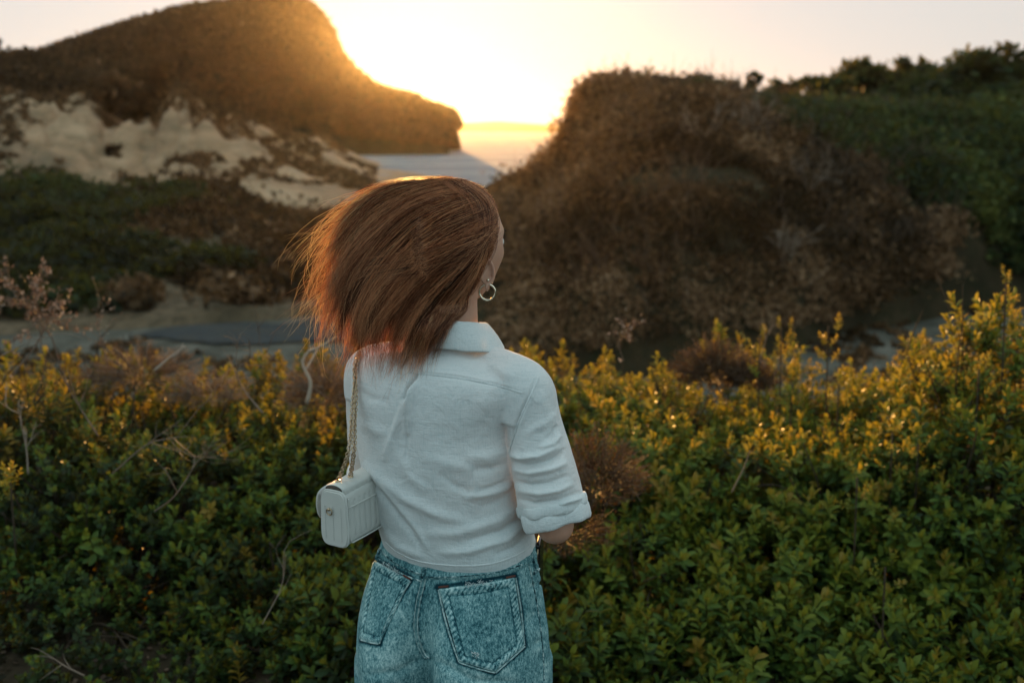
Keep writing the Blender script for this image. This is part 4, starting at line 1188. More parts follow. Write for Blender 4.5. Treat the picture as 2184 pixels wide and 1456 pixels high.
def pocket(top, bottom, name='back_pocket', label=None, nu=64, nv=64):
    T_ = np.array(top, float); B_ = np.array(bottom, float)
    def along(P, u):
        d = np.r_[0, np.cumsum(np.linalg.norm(np.diff(P, axis=0), axis=1))]; d /= d[-1]
        return np.stack([np.interp(u, d, P[:, 0]), np.interp(u, d, P[:, 1])], -1)
    U = np.linspace(0, 1, nu); Vv = np.linspace(0, 1, nv)
    tp, bt = along(T_, U), along(B_, U)
    G = tp[:, None] * (1 - Vv[None, :, None]) + bt[:, None] * Vv[None, :, None]
    P = np.zeros((nu, nv, 3)); N_ = np.zeros((nu, nv, 3))
    for i in range(nu):
        for j in range(nv):
            a, b = on(jb, *G[i, j])
            if a is None:
                a, b = P[i - 1, j] if i else np.array(W(*G[i, j], Y0)), N_[i - 1, j] if i else np.array([0, -1, 0])
            P[i, j] = a; N_[i, j] = b
    ed = np.minimum(np.minimum(U, 1 - U)[:, None] * 155, np.minimum(Vv, 1 - Vv)[None] * 160)   # ~px from the edge
    lift = .0022 + .0018 * np.exp(-((ed - 8) / 6) ** 2) - .0012 * np.exp(-((ed - 17) / 2.0) ** 2)
    lift = np.where(ed < .5, -.002, lift)
    V = P + N_ * lift[..., None]
    s_ = np.sin(U[:, None] * 62 + 3 * Vv[None]) * np.sin(Vv[None] * 58 + 2 * U[:, None])
    pn = fbm(V.reshape(-1, 3), 2, 5, 120).reshape(nu, nv)
    wr_ = np.where(ed < 17, .55 * pn + .35 * np.sin((U[:, None] + Vv[None]) * 95) * (ed > 3) + .25 * (ed < 3), 0.06 * pn) - .45 * np.exp(-((ed - 17) / 1.6) ** 2)
    o = mesh_np(name, V.reshape(-1, 3), grid_faces(nu, nv), M['denim'], woman, True, {'wear': wr_.ravel()})
    if label: o['label'] = label
    return o, V
pR, _ = pocket([(935, 1254), (1000, 1246), (1060, 1238), (1098, 1229)], [(979, 1410), (1055, 1433), (1118, 1376)], label='back pocket with frayed top edge, full width in view')
pL, _ = pocket([(797, 1192), (835, 1213), (876, 1236)], [(768, 1364), (790, 1370), (809, 1373)], label='back pocket wrapping round the far hip')
# tape ends and frayed threads on the pocket mouths
for pr, lines in ((pR, [[(937, 1251), (946, 1250), (958, 1249)], [(1078, 1231), (1088, 1229), (1097, 1227)]]), (pL, [[(862, 1226), (869, 1230), (877, 1234)]])):
  for lines_ in [[l_] for l_ in lines]:
    o = strip_mesh('edge_tape', jb, lines_, .0035, .0045, M['tape'], woman); o.parent = pr; o.matrix_parent_inverse = Matrix.Identity(4); o.location = (0, 0, 0)
for pr, (x0, y0, x1, y1), nf in ((pR, (985, 1249, 1060, 1238), 60), (pL, (818, 1202, 856, 1222), 46)):
    mb = MB()
    for k in range(nf):
        u = rng.random(); a, b = on(jb, x0 + (x1 - x0) * u, y0 + (y1 - y0) * u + rng.normal(0, 2.5), .004)
        d = rng.normal(0, 1, 3); d /= np.linalg.norm(d)
        mb.tube(catmull([a, a + d * .003 + b * .001, a + d * .006 + rng.normal(0, .0015, 3)], 5), .00035, 3)
    o = mb.build('frayed_thread', M['fray'], woman); o.parent = pr
pR_hole = MB()
for k in range(26):
    a, b = on(jb, 1014 + rng.normal(0, 4), 1393 + rng.normal(0, 3.5), .0045); d = rng.normal(0, 1, 3) - b * .3
    pR_hole.tube(np.array([a, a + d * .0012, a + d * .0024]), .0006, 3)
o = pR_hole.build('worn_hole', M['fray'], woman); o.parent = pR
# pale pocket outlines, seams, waistband, belt loop
strip_mesh('centre_seam', jb, [seamline], .0080, .0016, M['denim'], woman)
strip_mesh('seam_stitching', jb, [[(x - 4, y) for x, y in seamline], [(x + 4, y) for x, y in seamline]], .0016, .0026, M['piping'], woman)
strip_mesh('side_seam', jb, [[(1124, 1190), (1138, 1250), (1150, 1320), (1158, 1390), (1160, 1450)]], .004, .0015, M['seam'], woman)
strip_mesh('pocket_piping', jb, [[(936, 1256), (948, 1310), (962, 1360), (979, 1410)], [(979, 1411), (1017, 1424), (1054, 1433)], [(1056, 1433), (1088, 1405), (1118, 1377)], [(1117, 1374), (1110, 1300), (1099, 1231)],
                                 [(877, 1238), (850, 1280), (826, 1325), (810, 1371)], [(808, 1372), (790, 1369), (772, 1364)]], .0024, .0036, M['piping'], woman)
strip_mesh('yoke_seam', jb, [[(800, 1186), (830, 1206), (868, 1228), (902, 1240)], [(908, 1232), (980, 1228), (1060, 1214), (1122, 1198)]], .0035, .0012, M['seam'], woman)
strip_mesh('waistband', jb, [[(814, 1160), (835, 1180), (866, 1199), (902, 1212)], [(908, 1217), (980, 1219), (1060, 1212), (1110, 1196), (1142, 1172)]], .030, .0028, M['denim'], woman)
strip_mesh('waistband_stitching', jb, [[(812, 1170), (834, 1192), (864, 1211), (900, 1223)], [(908, 1229), (980, 1228), (1060, 1219), (1112, 1203)]], .003, .0045, M['seam'], woman)
strip_mesh('belt_loop', jb, [[(907, 1208), (905, 1222), (902, 1236)]], .011, .0062, M['seam'], woman)
strip_mesh('belt_loop', jb, [[(808, 1170), (802, 1182), (800, 1192)]], .009, .0058, M['seam'], woman)
strip_mesh('front_pocket_edge', jb, [[(1130, 1178), (1137, 1198), (1141, 1212)], [(1137, 1222), (1149, 1213), (1156, 1203)]], .006, .004, M['seam'], woman)
# shoes
for a_, nm in ((ankR, 1), (ankL, 2)):
    mb = MB(); P = catmull([a_ - bF * .055 - UP * .035, a_ - UP * .03, a_ + bF * .08 - UP * .035, a_ + bF * .165 - UP * .045], 20)
    mb.tube(P, np.interp(np.linspace(0, 1, 20), [0, .3, .8, 1], [.034, .044, .046, .030]), 20, rad2=np.interp(np.linspace(0, 1, 20), [0, .3, .8, 1], [.034, .048, .030, .022]))
    mb.build('shoe', M['shoe'], woman)

# --- shirt
S = MB()
st = [(1172, 817, 1137, .72, Y0), (1150, 811, 1143, .74, Y0), (1120, 802, 1136, .73, Y0), (1080, 788, 1122, .70, Y0), (1040, 775, 1112, .68, Y0), (1000, 764, 1112, .66, Y0), (950, 753, 1110, .63, Y0),
      (900, 746, 1098, .60, Y0), (860, 741, 1106, .57, Y0), (820, 741, 1120, .53, Y0), (790, 750, 1108, .50, Y0), (768, 775, 1075, .50, Y0), (748, 820, 1035, .56, Y0), (728, 870, 1010, .72, Y0), (706, 900, 1003, .9, Y0)]
S.rings(dense(px_rings(st), 80))
# shoulders and sleeves
def tube_r(mb, pts, rad, n=50, sides=48, rad2=None):
    u = np.linspace(0, 1, n); v = np.linspace(0, 1, len(rad))
    mb.tube(catmull(pts, n), np.interp(u, v, rad), sides, True, .5, None if rad2 is None else np.interp(u, v, rad2))
nb_ = w(990, 738, Y0)
tube_r(S, [nb_ - UP * .03, (nb_ + SHR) / 2 - UP * .002, SHR + UP * .006, SHR - UP * .05], [.035, .044, .052, .056])
nl_ = w(905, 738, Y0)
tube_r(S, [nl_ - UP * .03, (nl_ + SHL) / 2 - UP * .004, SHL + UP * .002, SHL - UP * .05], [.035, .043, .050, .054])
aR = ELR - SHR
tube_r(S, [SHR + UP * .005, SHR + aR * .30 + bR * .002, SHR + aR * .60 + bR * .002, SHR + aR * .89], [.053, .052, .058, .062, .063])
aL = ELL - SHL
tube_r(S, [SHL, SHL + aL * .35, SHL + aL * .7, SHL + aL * 1.0], [.053, .056, .058, .060])
SV, SF = remeshed(S, .0030, 16, .5)
NS = vnormals(SV, SF); PS = to_px(SV); cs = NS[:, 1] < .45
ds = .0035 * fbm(SV * np.array([1, 1, .55]), 3, 91, 9) + .0012 * fbm(SV, 3, 92, 28)
arm = (SV - SHR) @ (aR / (aR @ aR)); rr_ = np.linalg.norm(SV - (SHR + np.clip(arm, 0, 1)[:, None] * aR), axis=1)
armm = np.clip((arm - .12) / .2, 0, 1) * (rr_ < .085)
def fold(pts, width, amp, sharp=0.0, side=0):
    """raised soft ridge (amp>0) or groove; sharp adds a crisp shadow line on one side"""
    global ds
    d, tt, sg = poly_dist(PS, pts)
    e = np.sin(np.clip(tt, .0, 1) * np.pi) ** .6
    g = 1.35 * amp * np.exp(-(d / (width * .92)) ** 2) * e
    if sharp: g = g + sharp * np.exp(-(d / 3.5) ** 2) * e * -1
    if side: g = g * (1 / (1 + np.exp(-sg * side * d / 2.5)))
    ds = ds + np.where(cs, g, 0)
# pleat below the yoke
fold([(889, 801), (884, 830), (877, 880), (874, 930)], 14, .010, 0, 1)
fold([(889, 801), (870, 836), (848, 880), (830, 930), (815, 985)], 15, .010, 0, -1)
fold([(889, 799), (872, 830), (862, 858)], 5, -.019)
fold([(866, 840), (846, 890), (828, 940)], 9, -.0035)
fold([(872, 860), (868, 920), (866, 985)], 3.0, -.0030)
# yoke seam and armhole
for pts in ([(862, 792), (900, 797), (980, 806), (1060, 822), (1112, 838)],):
    fold(pts, 3.0, -.0020); fold([(x, y - 6) for x, y in pts], 5, .0014)
fold([(1146, 800), (1128, 845), (1108, 890), (1092, 935), (1084, 968)], 3.2, -.0028)
fold([(1151, 800), (1134, 845), (1115, 890), (1100, 935)], 5, .0016)
# big soft diagonals over the back
for pts, wd, am in (([(775, 985), (810, 1020), (860, 1060), (930, 1095), (1010, 1118)], 12, .0055), ([(780, 1010), (830, 1075), (875, 1130), (900, 1170)], 7, -.0042), ([(784, 1000), (842, 1068), (892, 1130), (915, 1172)], 8, .0035),
                    ([(1015, 1050), (1050, 1040), (1085, 1025)], 6, -.0045), ([(985, 1062), (1040, 1052), (1092, 1036)], 9, .0045), ([(1110, 1075), (1060, 1110), (980, 1135), (900, 1140)], 13, .0050),
                    ([(1128, 1110), (1080, 1150), (1000, 1175), (930, 1178)], 9, .0045), ([(1120, 1095), (1070, 1132), (990, 1155)], 7, -.0040), ([(1132, 1135), (1100, 1165), (1050, 1185)], 7, -.0035),
                    ([(815, 1130), (850, 1165), (905, 1190)], 9, .0040), ([(1080, 960), (1040, 975), (990, 975)], 13, .0038), ([(1086, 985), (1050, 1000), (1005, 1003)], 9, -.0036), ([(1098, 1040), (1070, 1065), (1020, 1085)], 9, -.0032),
                    ([(900, 975), (960, 990), (1010, 1000)], 14, .0028), ([(850, 965), (870, 1010), (910, 1050)], 11, .0030), ([(770, 900), (800, 920), (830, 925)], 12, .0030), ([(935, 1010), (975, 1040), (1010, 1048)], 8, -.0025),
                    ([(940, 700), (980, 716), (1030, 733), (1062, 744)], 8, .0030), ([(1000, 770), (1060, 785), (1100, 806)], 13, .0028), ([(1075, 790), (1040, 840), (1030, 900)], 14, .0022), ([(760, 830), (790, 850), (830, 855)], 9, -.0022)):
    fold(pts, wd, am)
# sleeve folds
for pts, wd, am in (([(1086, 968), (1112, 976), (1150, 972), (1195, 950)], 7, .0075), ([(1090, 985), (1120, 994), (1165, 985), (1205, 965)], 6, -.0070), ([(1092, 1000), (1130, 1008), (1175, 1000), (1212, 985)], 7, .0060),
                    ([(1096, 1025), (1130, 1035), (1170, 1030), (1215, 1012)], 6, -.0060), ([(1100, 1045), (1150, 1052), (1190, 1045), (1225, 1030)], 7, .0060), ([(1104, 1062), (1140, 1074), (1195, 1066), (1238, 1048)], 5, -.0055),
                    ([(1190, 905), (1180, 925), (1165, 938)], 5, -.0060), ([(1197, 925), (1180, 945), (1150, 955)], 6, .0050), ([(1205, 955), (1190, 975), (1165, 990)], 5, -.0045), ([(1190, 880), (1160, 905), (1120, 925)], 10, .0030),
                    ([(1150, 830), (1160, 870), (1150, 920)], 12, .0022), ([(1190, 1075), (1215, 1068), (1243, 1060)], 5, .0050)):
    fold(pts, wd, am)
SV2 = SV + NS * ds[:, None]
shirt = mesh_np('shirt', SV2, SF, M['linen'], woman)
sb = bvh_of(SV2, SF)
# hem lip
def band(name, centre, axis, r1, r2, wid, thick, mat, parent, n=90, wob=.003, seed=0, phase=0, m=14):
    """thick folded band around an axis"""
    axis = axis / np.linalg.norm(axis); ref = np.cross(axis, [0, 1, 0]); ref /= np.linalg.norm(ref); q = np.cross(axis, ref)
    a = np.linspace(0, 2 * np.pi, n, endpoint=False)
    pr = np.linspace(0, 2 * np.pi, m, endpoint=False)
    G = np.zeros((n, m, 3))
    for i, t_ in enumerate(a):
        rad = ref * math.cos(t_) * r1 + q * math.sin(t_) * r2; un = rad / np.linalg.norm(rad)
        wv = wob * math.sin(3 * t_ + seed) + wob * .6 * math.sin(7 * t_ + 2 * seed)
        for j, p_ in enumerate(pr):
            cc, ss = math.cos(p_), math.sin(p_)
            sq = np.sign(ss) * abs(ss) ** .55
            G[i, j] = centre + rad + un * (thick * cc + wv) + axis * (wid / 2 * sq + wv * .8)
    V = G.reshape(-1, 3); i = np.arange(n)[:, None]; j = np.arange(m)[None]
    idx = lambda a_, b_: (a_ % n) * m + (b_ % m)
    F_ = np.stack([idx(i, j), idx(i + 1, j), idx(i + 1, j + 1), idx(i, j + 1)], -1).reshape(-1, 4)
    return mesh_np(name, V, F_, mat, parent)
cdir = aR / np.linalg.norm(aR) + np.array([.02, -.10, 0]); cdir /= np.linalg.norm(cdir)
cuffc = SHR + aR * .895
o = band('rolled_cuff', cuffc + cdir * .010, cdir, .0605, .058, .034, .0055, M['linen'], woman, wob=.0022, seed=1.3); 
o = band('rolled_cuff', cuffc - cdir * .010, cdir, .0635, .0600, .022, .0045, M['linen'], woman, wob=.0030, seed=2.6)
dL = aL / np.linalg.norm(aL)
band('rolled_cuff', SHL + aL * 1.0, dL, .060, .058, .034, .006, M['linen'], woman, wob=.002, seed=.4)
# collar: stand + turned-down leaf
def collar():
    n = 60; a = np.linspace(-.15, 2 * np.pi - 1.4, n)     # opening at the throat
    c0 = w(966, 722, Y0 + .012); G = []
    # angle measured from the front of the body
    a = np.linspace(.42, 2 * np.pi - .42, n)
    for t_ in a:
        d = bF * math.cos(t_) + bR * math.sin(t_)
        k = (1 - math.cos(t_)) / 2            # 0 front, 1 back
        rb = .061 + .004 * k
        base = c0 + d * (rb + .010) + UP * (-.004 + .022 * k)
        topi = c0 + d * (rb + .0) + UP * (.020 + .030 * k) - bF * .006 * k
        fold_ = topi + d * .006 + UP * .001
        sidew = math.sin(t_) ** 2
        leaf = c0 + d * (rb + .020 + .013 * sidew + .012 * (1 - k)) + UP * (-.022 + .020 * k - .004 * sidew)
        mid = (fold_ * .5 + leaf * .5) + d * .004
        row = [base, (base + topi) / 2 + d * .001, topi, topi + d * .003 + UP * .003, fold_, mid, leaf, leaf - d * .003 - UP * .001, mid - d * .004 - UP * .002, topi + d * .001 - UP * .006, base + d * .001]
        G.append(row)
    G = np.array(G); m = G.shape[1]
    V = catmull(G.transpose(0, 1, 2).reshape(n, -1), 160).reshape(160, m, 3)
    V += (fbm(V.reshape(-1, 3), 3, 44, 35) * .0016).reshape(160, m, 1)
    i = np.arange(159)[:, None]; j = np.arange(m)[None]
    F_ = np.stack([i * m + j, (i + 1) * m + j, (i + 1) * m + (j + 1) % m, i * m + (j + 1) % m], -1).reshape(-1, 4)
    o = mesh_np('collar', V.reshape(-1, 3), F_, M['linen'], woman)
    sd = o.modifiers.new('s', 'SUBSURF'); sd.levels = 1; sd.render_levels = 1
    global CV, CF
    CV, CF = V.reshape(-1, 3), F_
    return o
collar_o = collar()
strip_mesh('yoke_seam', sb, [[(868, 794), (900, 797), (980, 806), (1060, 822), (1114, 838)]], .0035, .0016, M['linen'], woman)
strip_mesh('sleeve_seam', sb, [[(1150, 802), (1130, 848), (1110, 892), (1094, 935), (1086, 965)]], .0035, .0018, M['linen'], woman)
strip_mesh('hem_fold', sb, [[(822, 1156), (850, 1178), (900, 1198), (980, 1206), (1050, 1201), (1105, 1182), (1132, 1162)]], .003, .0014, M['linen'], woman)

# --- hoop earring
lobe = hw(np.array([.0765, .001, -.068]))
mb = MB(); a = np.linspace(.25, 2 * np.pi - .05, 60)
hx = hF * .80 + hR * .75; hx /= np.linalg.norm(hx)
ec = lobe - UP * .0145
mb.tube(ec + hx * np.sin(a)[:, None] * .0145 + UP * np.cos(a)[:, None] * .0145, .0017, 10)
er = mb.build('hoop_earring', M['silver'], woman)
mb = MB(); mb.ball(lobe + UP * .008 + hR * .002, (.0028, .0028, .0028), None, 12, 8); mb.build('pearl_stud', M['silver'], woman)
# ------------------------------------------------------------ hair
t = NT('brown_hair')
c = t.ramp(t.attr('tone'), [(0, (.030, .007, .003)), (.30, (.25, .075, .027)), (.60, (.66, .26, .115)), (.86, (.95, .50, .27)), (1, (1.0, .70, .38))])
sh = t.bsdf(c, .38, Specular_IOR_Level=.55)
tr = t.n('BsdfTranslucent'); tf_ = t.math('MULTIPLY', t.math('POWER', t.attr('tone'), 3.0), .9); t.l(t.mix(tf_, c, (1.0, .97, .60)), tr.inputs['Color'])
mx = t.n('MixShader'); mx.inputs[0].default_value = .44
t.l(sh, mx.inputs[1]); t.l(tr.outputs[0], mx.inputs[2]); M['hair'] = t.done(mx.outputs[0])

# depth of the shirt and collar behind the hair, sampled on a pixel grid
GX, GY = np.arange(690, 1090, 6), np.arange(640, 810, 6)
cb_ = bvh_of(CV, [CF]); SHD = np.full((len(GX), len(GY)), 9.0)
for a_, x_ in enumerate(GX):
    for b_, y_ in enumerate(GY):
        r0 = ray(x_, y_).normalized()
        for bb in (sb, cb_):
            h0 = bb.ray_cast(CAM, r0)[0]
            if h0 is not None: SHD[a_, b_] = min(SHD[a_, b_], h0.y)
def shirt_y(P):
    i_ = np.clip(np.round((P[..., 0] - 690) / 6).astype(int), 0, len(GX) - 1); j_ = np.clip(np.round((P[..., 1] - 640) / 6).astype(int), 0, len(GY) - 1)
    out = SHD[i_, j_]
    return np.where((P[..., 1] < 637) | (P[..., 0] < 687), 9.0, out)
# picture-plane families of strands (root -> tip), all lengths in pixels of the photograph
FAM = np.array([
 [(1020, 560), (1012, 600), (1000, 635), (965, 690), (925, 760)],
 [(1040, 515), (1012, 575), (960, 640), (915, 700), (893, 772)],
 [(1056, 490), (985, 560), (910, 630), (862, 700), (842, 780)],
 [(1056, 455), (950, 520), (860, 600), (805, 680), (795, 768)],
 [(1046, 425), (920, 475), (820, 565), (762, 660), (750, 742)],
 [(1025, 402), (890, 440), (790, 530), (730, 630), (715, 715)],
 [(990, 388), (868, 422), (782, 498), (722, 592), (702, 676)],
 [(955, 382), (852, 410), (770, 472), (714, 548), (688, 612)],
 [(925, 384), (840, 404), (770, 446), (718, 508), (698, 562)],
 [(900, 390), (832, 405), (782, 432), (735, 475), (708, 522)]], float)
hcp = to_px(HC[None])[0]; PXM = FPX / ((HC - np.array(CAM)) @ np.array(FV))
FAM2 = np.array([[(1046, 530), (960, 575), (860, 605), (775, 640), (705, 700)], [(1056, 500), (970, 530), (860, 570), (765, 595), (690, 645)], [(1056, 465), (960, 500), (850, 545), (750, 560), (678, 612)]], float)
FAM3 = np.array([[(945, 390), (1000, 430), (1012, 500), (960, 590), (860, 715)], [(975, 388), (1025, 430), (1034, 500), (990, 590), (890, 730)], [(1000, 392), (1042, 430), (1050, 490), (1018, 570), (930, 720)]], float)
FAM1 = FAM
def fam_pt(tt, s):
    """family parameter tt (n), station s (n,m) -> px (n,m,2)"""
    k = np.clip(tt, 0, 1) * (len(FAM) - 1); i = np.minimum(k.astype(int), len(FAM) - 2); u = (k - i)[:, None, None]
    C = FAM[i] * (1 - u) + FAM[i + 1] * u            # n,5,2
    C = np.concatenate([2 * C[:, :1] - C[:, 1:2], C, 2 * C[:, -1:] - C[:, -2:-1]], 1)
    t_ = np.clip(s, 0, 1) * 4; j = np.minimum(t_.astype(int), 3); v = (t_ - j)[..., None]
    r_ = np.arange(len(C))[:, None]
    a, b, c_, d = C[r_, j], C[r_, j + 1], C[r_, j + 2], C[r_, j + 3]
    return .5 * ((2 * b) + (c_ - a) * v + (2 * a - 5 * b + 4 * c_ - d) * v ** 2 + (3 * b - a - 3 * c_ + d) * v ** 3)

def half_depth(PX):
    """half thickness in metres of the hair volume at a pixel"""
    dx = (PX[..., 0] - hcp[0]) / PXM; dz = -(PX[..., 1] - hcp[1]) / PXM
    q = 1 - (dx / .087) ** 2 - (dz / .124) ** 2
    on_head = .094 * np.sqrt(np.clip(q, 0, 1))
    k = np.clip((.045 - dx) / .07, 0, 1)
    out = (.014 + .036 * np.exp(-((dx + .05) / .085) ** 2)) * k * k * (3 - 2 * k)
    return (on_head ** 3 + (out + .004) ** 3) ** (1 / 3)

def strands(n, wid, jit, curl, tone0, clumpy, seed, t0=0, t1=1, d0=-1, d1=1, smax=1.0, stray=0.0, segs=16, s0max=.0, edge=None):
    r = np.random.default_rng(seed)
    nc = max(4, int(n / clumpy))
    ct, cd = r.uniform(t0, t1, nc), r.uniform(d0, d1, nc); ctone = r.uniform(-.36, .34, nc) + .12 * np.sin(ct * 34); cph = r.uniform(0, 6.28, nc); clen = r.uniform(.66, 1.08, nc); cbend = r.normal(0, 1, nc); cdt = r.normal(0, .07, nc)  # wide lock tones put the shading between locks into the colour
    ci = r.integers(0, nc, n)
    cw = r.normal(0, 9, (nc, 2))[ci]; cf = r.uniform(1.2, 3.4, (nc, 2))[ci] * 3.14; cp = r.uniform(0, 6.28, (nc, 2))[ci]
    tt0 = ct[ci] + r.normal(0, .016, n); dd0 = cd[ci] + r.normal(0, .16, n)
    tt1 = ct[ci] + cdt[ci] + r.normal(0, .006, n); dd1 = cd[ci] + r.normal(0, .05, n); coff = r.normal(0, 9, (nc, 2))[ci]; sj = r.normal(0, 1, (n, 2)); cfl = (r.normal(-.3, 1, nc))[ci]
    s = np.linspace(0, 1, segs)[None] * (smax * clen[ci] * r.uniform(.90, 1.04, n))[:, None]
    s = s * (1 - r.uniform(0, s0max + 1e-6, n)[:, None]) + 0
    st = r.uniform(0, s0max + 1e-6, n)[:, None]; s = st + s * (1 - st)
    conv = np.clip(s, 0, 1) ** .55
    T_ = tt0[:, None] * (1 - conv) + tt1[:, None] * conv
    P = np.zeros((n, segs, 2))
    for k in range(segs):
        P[:, k] = fam_pt(T_[:, k], s[:, k:k + 1])[:, 0]
    over = np.clip(s - 1, 0, 1)[..., None]
    tip = fam_pt(T_[:, -1], np.ones((n, 1)))[:, 0] - fam_pt(T_[:, -1], np.full((n, 1), .96))[:, 0]
    P = P + over * tip[:, None] * 25
    d = np.clip(dd0, -1, 1)[:, None] * (1 - conv) + np.clip(dd1, -1, 1)[:, None] * conv
    d = np.sign(d) * np.abs(d) ** .55
    # waviness in the picture plane, bigger towards the tips
    ph = cph[ci][:, None] + r.normal(0, .5, n)[:, None]
    amp = curl * s ** 1.6
    fr = 5.5 + r.normal(0, 1.2, n)[:, None]
    P[..., 0] += amp * np.sin(fr * s + ph) + jit * r.normal(0, 1, n)[:, None] * (.3 + s)
    P[..., 1] += amp * .8 * np.cos(fr * .9 * s + ph * 1.3) + jit * r.normal(0, 1, n)[:, None] * (.3 + s) + cbend[ci][:, None] * curl * .6 * s ** 2
    P += coff[:, None] * (s ** 2)[..., None]
    P += cw[:, None] * np.sin(cf[:, None] * s[..., None] + cp[:, None]) * (np.clip(s - .12, 0, 1) ** .8)[..., None]
    sprd = (6.5 * np.sin(np.clip(s, 0, 1) * 2.6 + .35) + .8)[..., None]
    P += sj[:, None] * sprd
    P[..., 1] += (cfl[:, None] * 9) * np.clip((s - .7) / .3, 0, 1.3) ** 2      # flicked tips
    P[..., 0] -= (np.abs(cfl)[:, None] * 7) * np.clip((s - .7) / .3, 0, 1.3) ** 2
    if stray:
        a1, a2 = r.normal(0, stray, (2, n)); p1 = r.uniform(0, 6.28, n)[:, None]; f1 = r.uniform(3, 9, n)[:, None]
        P[..., 0] += a1[:, None] * s ** 2 + stray * .6 * np.sin(f1 * s + p1) * s ** 1.3
        P[..., 1] += (a2 - stray * .35)[:, None] * s ** 2 + stray * .6 * np.cos(f1 * s + p1) * s ** 1.3
    hd = half_depth(P)
    Yc = HC[1] + .012 * s - .01
    cdep = r.normal(0, .007, nc)[ci][:, None]
    Yd = Yc + d * hd * (1 + .04 * r.normal(0, 1, n)[:, None]) + np.minimum(cdep, .004) * np.sign(-d) * -np.sin(np.clip(s, 0, 1) * np.pi) ** .5
    lift = .004 + .012 * r.random(n)[:, None]
    Yd = np.where(d < .35, np.minimum(Yd, shirt_y(P) - lift), Yd)
    # to world
    dirx = (P[..., 0] - 1092) / FPX; dirz = (728 - P[..., 1]) / FPX
    D = np.array(FV)[None, None] + np.array(RV)[None, None] * dirx[..., None] + np.array(UV_)[None, None] * dirz[..., None]
    Wd = np.array(CAM) + D * (Yd / D[..., 1])[..., None]
    # keep the face free: slide roots round the head
    rel = Wd - HC; f_ = rel @ hF; g_ = rel @ hR; u_ = rel[..., 2]
    bad = (f_ > .014 + .75 * np.clip(u_ - .015, 0, 1)) & (u_ > -.15) & (u_ < .085)
    keep = bad[:, 1:].mean(1) < .12
    # push out of the skull
    q = np.sqrt((g_ / .0775) ** 2 + (np.where(f_ < 0, f_ / .106, f_ / .094)) ** 2 + (u_ / .119) ** 2)
    k_ = np.where(q < 1, 1 / np.maximum(q, .3), 1.0)[..., None]
    Wd = HC + rel * k_
    # rest on the neck
    fr_ = np.clip((neck0[2] - Wd[..., 2]) / (neck0[2] - neck2[2]), 0, 1)[..., None]
    ax_ = neck0 * (1 - fr_) + neck2 * fr_; rl = Wd - ax_; hr = np.hypot(rl[..., 0], rl[..., 1]); nr_ = .060 * np.clip((-.02 - rel[..., 2]) / .09, 0, 1) ** .5
    kk_ = np.where(hr < nr_, nr_ / np.maximum(hr, .015), 1.0)
    Wd[..., 0] = ax_[..., 0] + rl[..., 0] * kk_; Wd[..., 1] = ax_[..., 1] + rl[..., 1] * kk_
    q_ = to_px(Wd.reshape(-1, 3)).reshape(n, segs, 2)
    xb = np.interp(q_[..., 1], [560, 600, 640, 690, 780], [1046, 1024, 1006, 972, 925]) + r.normal(0, 4, n)[:, None]
    keep &= ~(((q_[..., 0] > xb) & (q_[..., 1] > 572)).any(1))
    Wd = Wd[keep]; m = len(Wd)
    tn = np.clip(tone0 + ctone[ci] + r.normal(0, .18, n), 0, 1)[keep]
    if d1 <= -.69: tn = np.minimum(tn, .80)
    # three-sided tapered strands
    Tn = np.gradient(Wd, axis=1); Tn /= np.linalg.norm(Tn, axis=2)[..., None] + 1e-9
    ref = np.array([0.2, 1.0, 0.1]); N1 = np.cross(Tn, ref); N1 /= np.linalg.norm(N1, axis=2)[..., None] + 1e-9; N2 = np.cross(Tn, N1)
    rad = wid * .78 * np.interp(np.linspace(0, 1, segs), [0, .1, .7, 1], [.7, 1, .85, .15])[None] * r.uniform(.7, 1.3, m)[:, None]
    aa = np.arange(3) * 2 * np.pi / 3
    V = Wd[:, :, None] + rad[..., None, None] * (N1[:, :, None] * np.cos(aa)[None, None, :, None] + N2[:, :, None] * np.sin(aa)[None, None, :, None])
    i = np.arange(m)[:, None, None] * segs * 3 + np.arange(segs - 1)[None, :, None] * 3; j = np.arange(3)[None, None]; k = (j + 1) % 3
    F_ = np.stack([i + j, i + k, i + 3 + k, i + 3 + j], -1).reshape(-1, 4)
    return V.reshape(-1, 3), F_, np.repeat(tn, segs * 3)

H = MB()
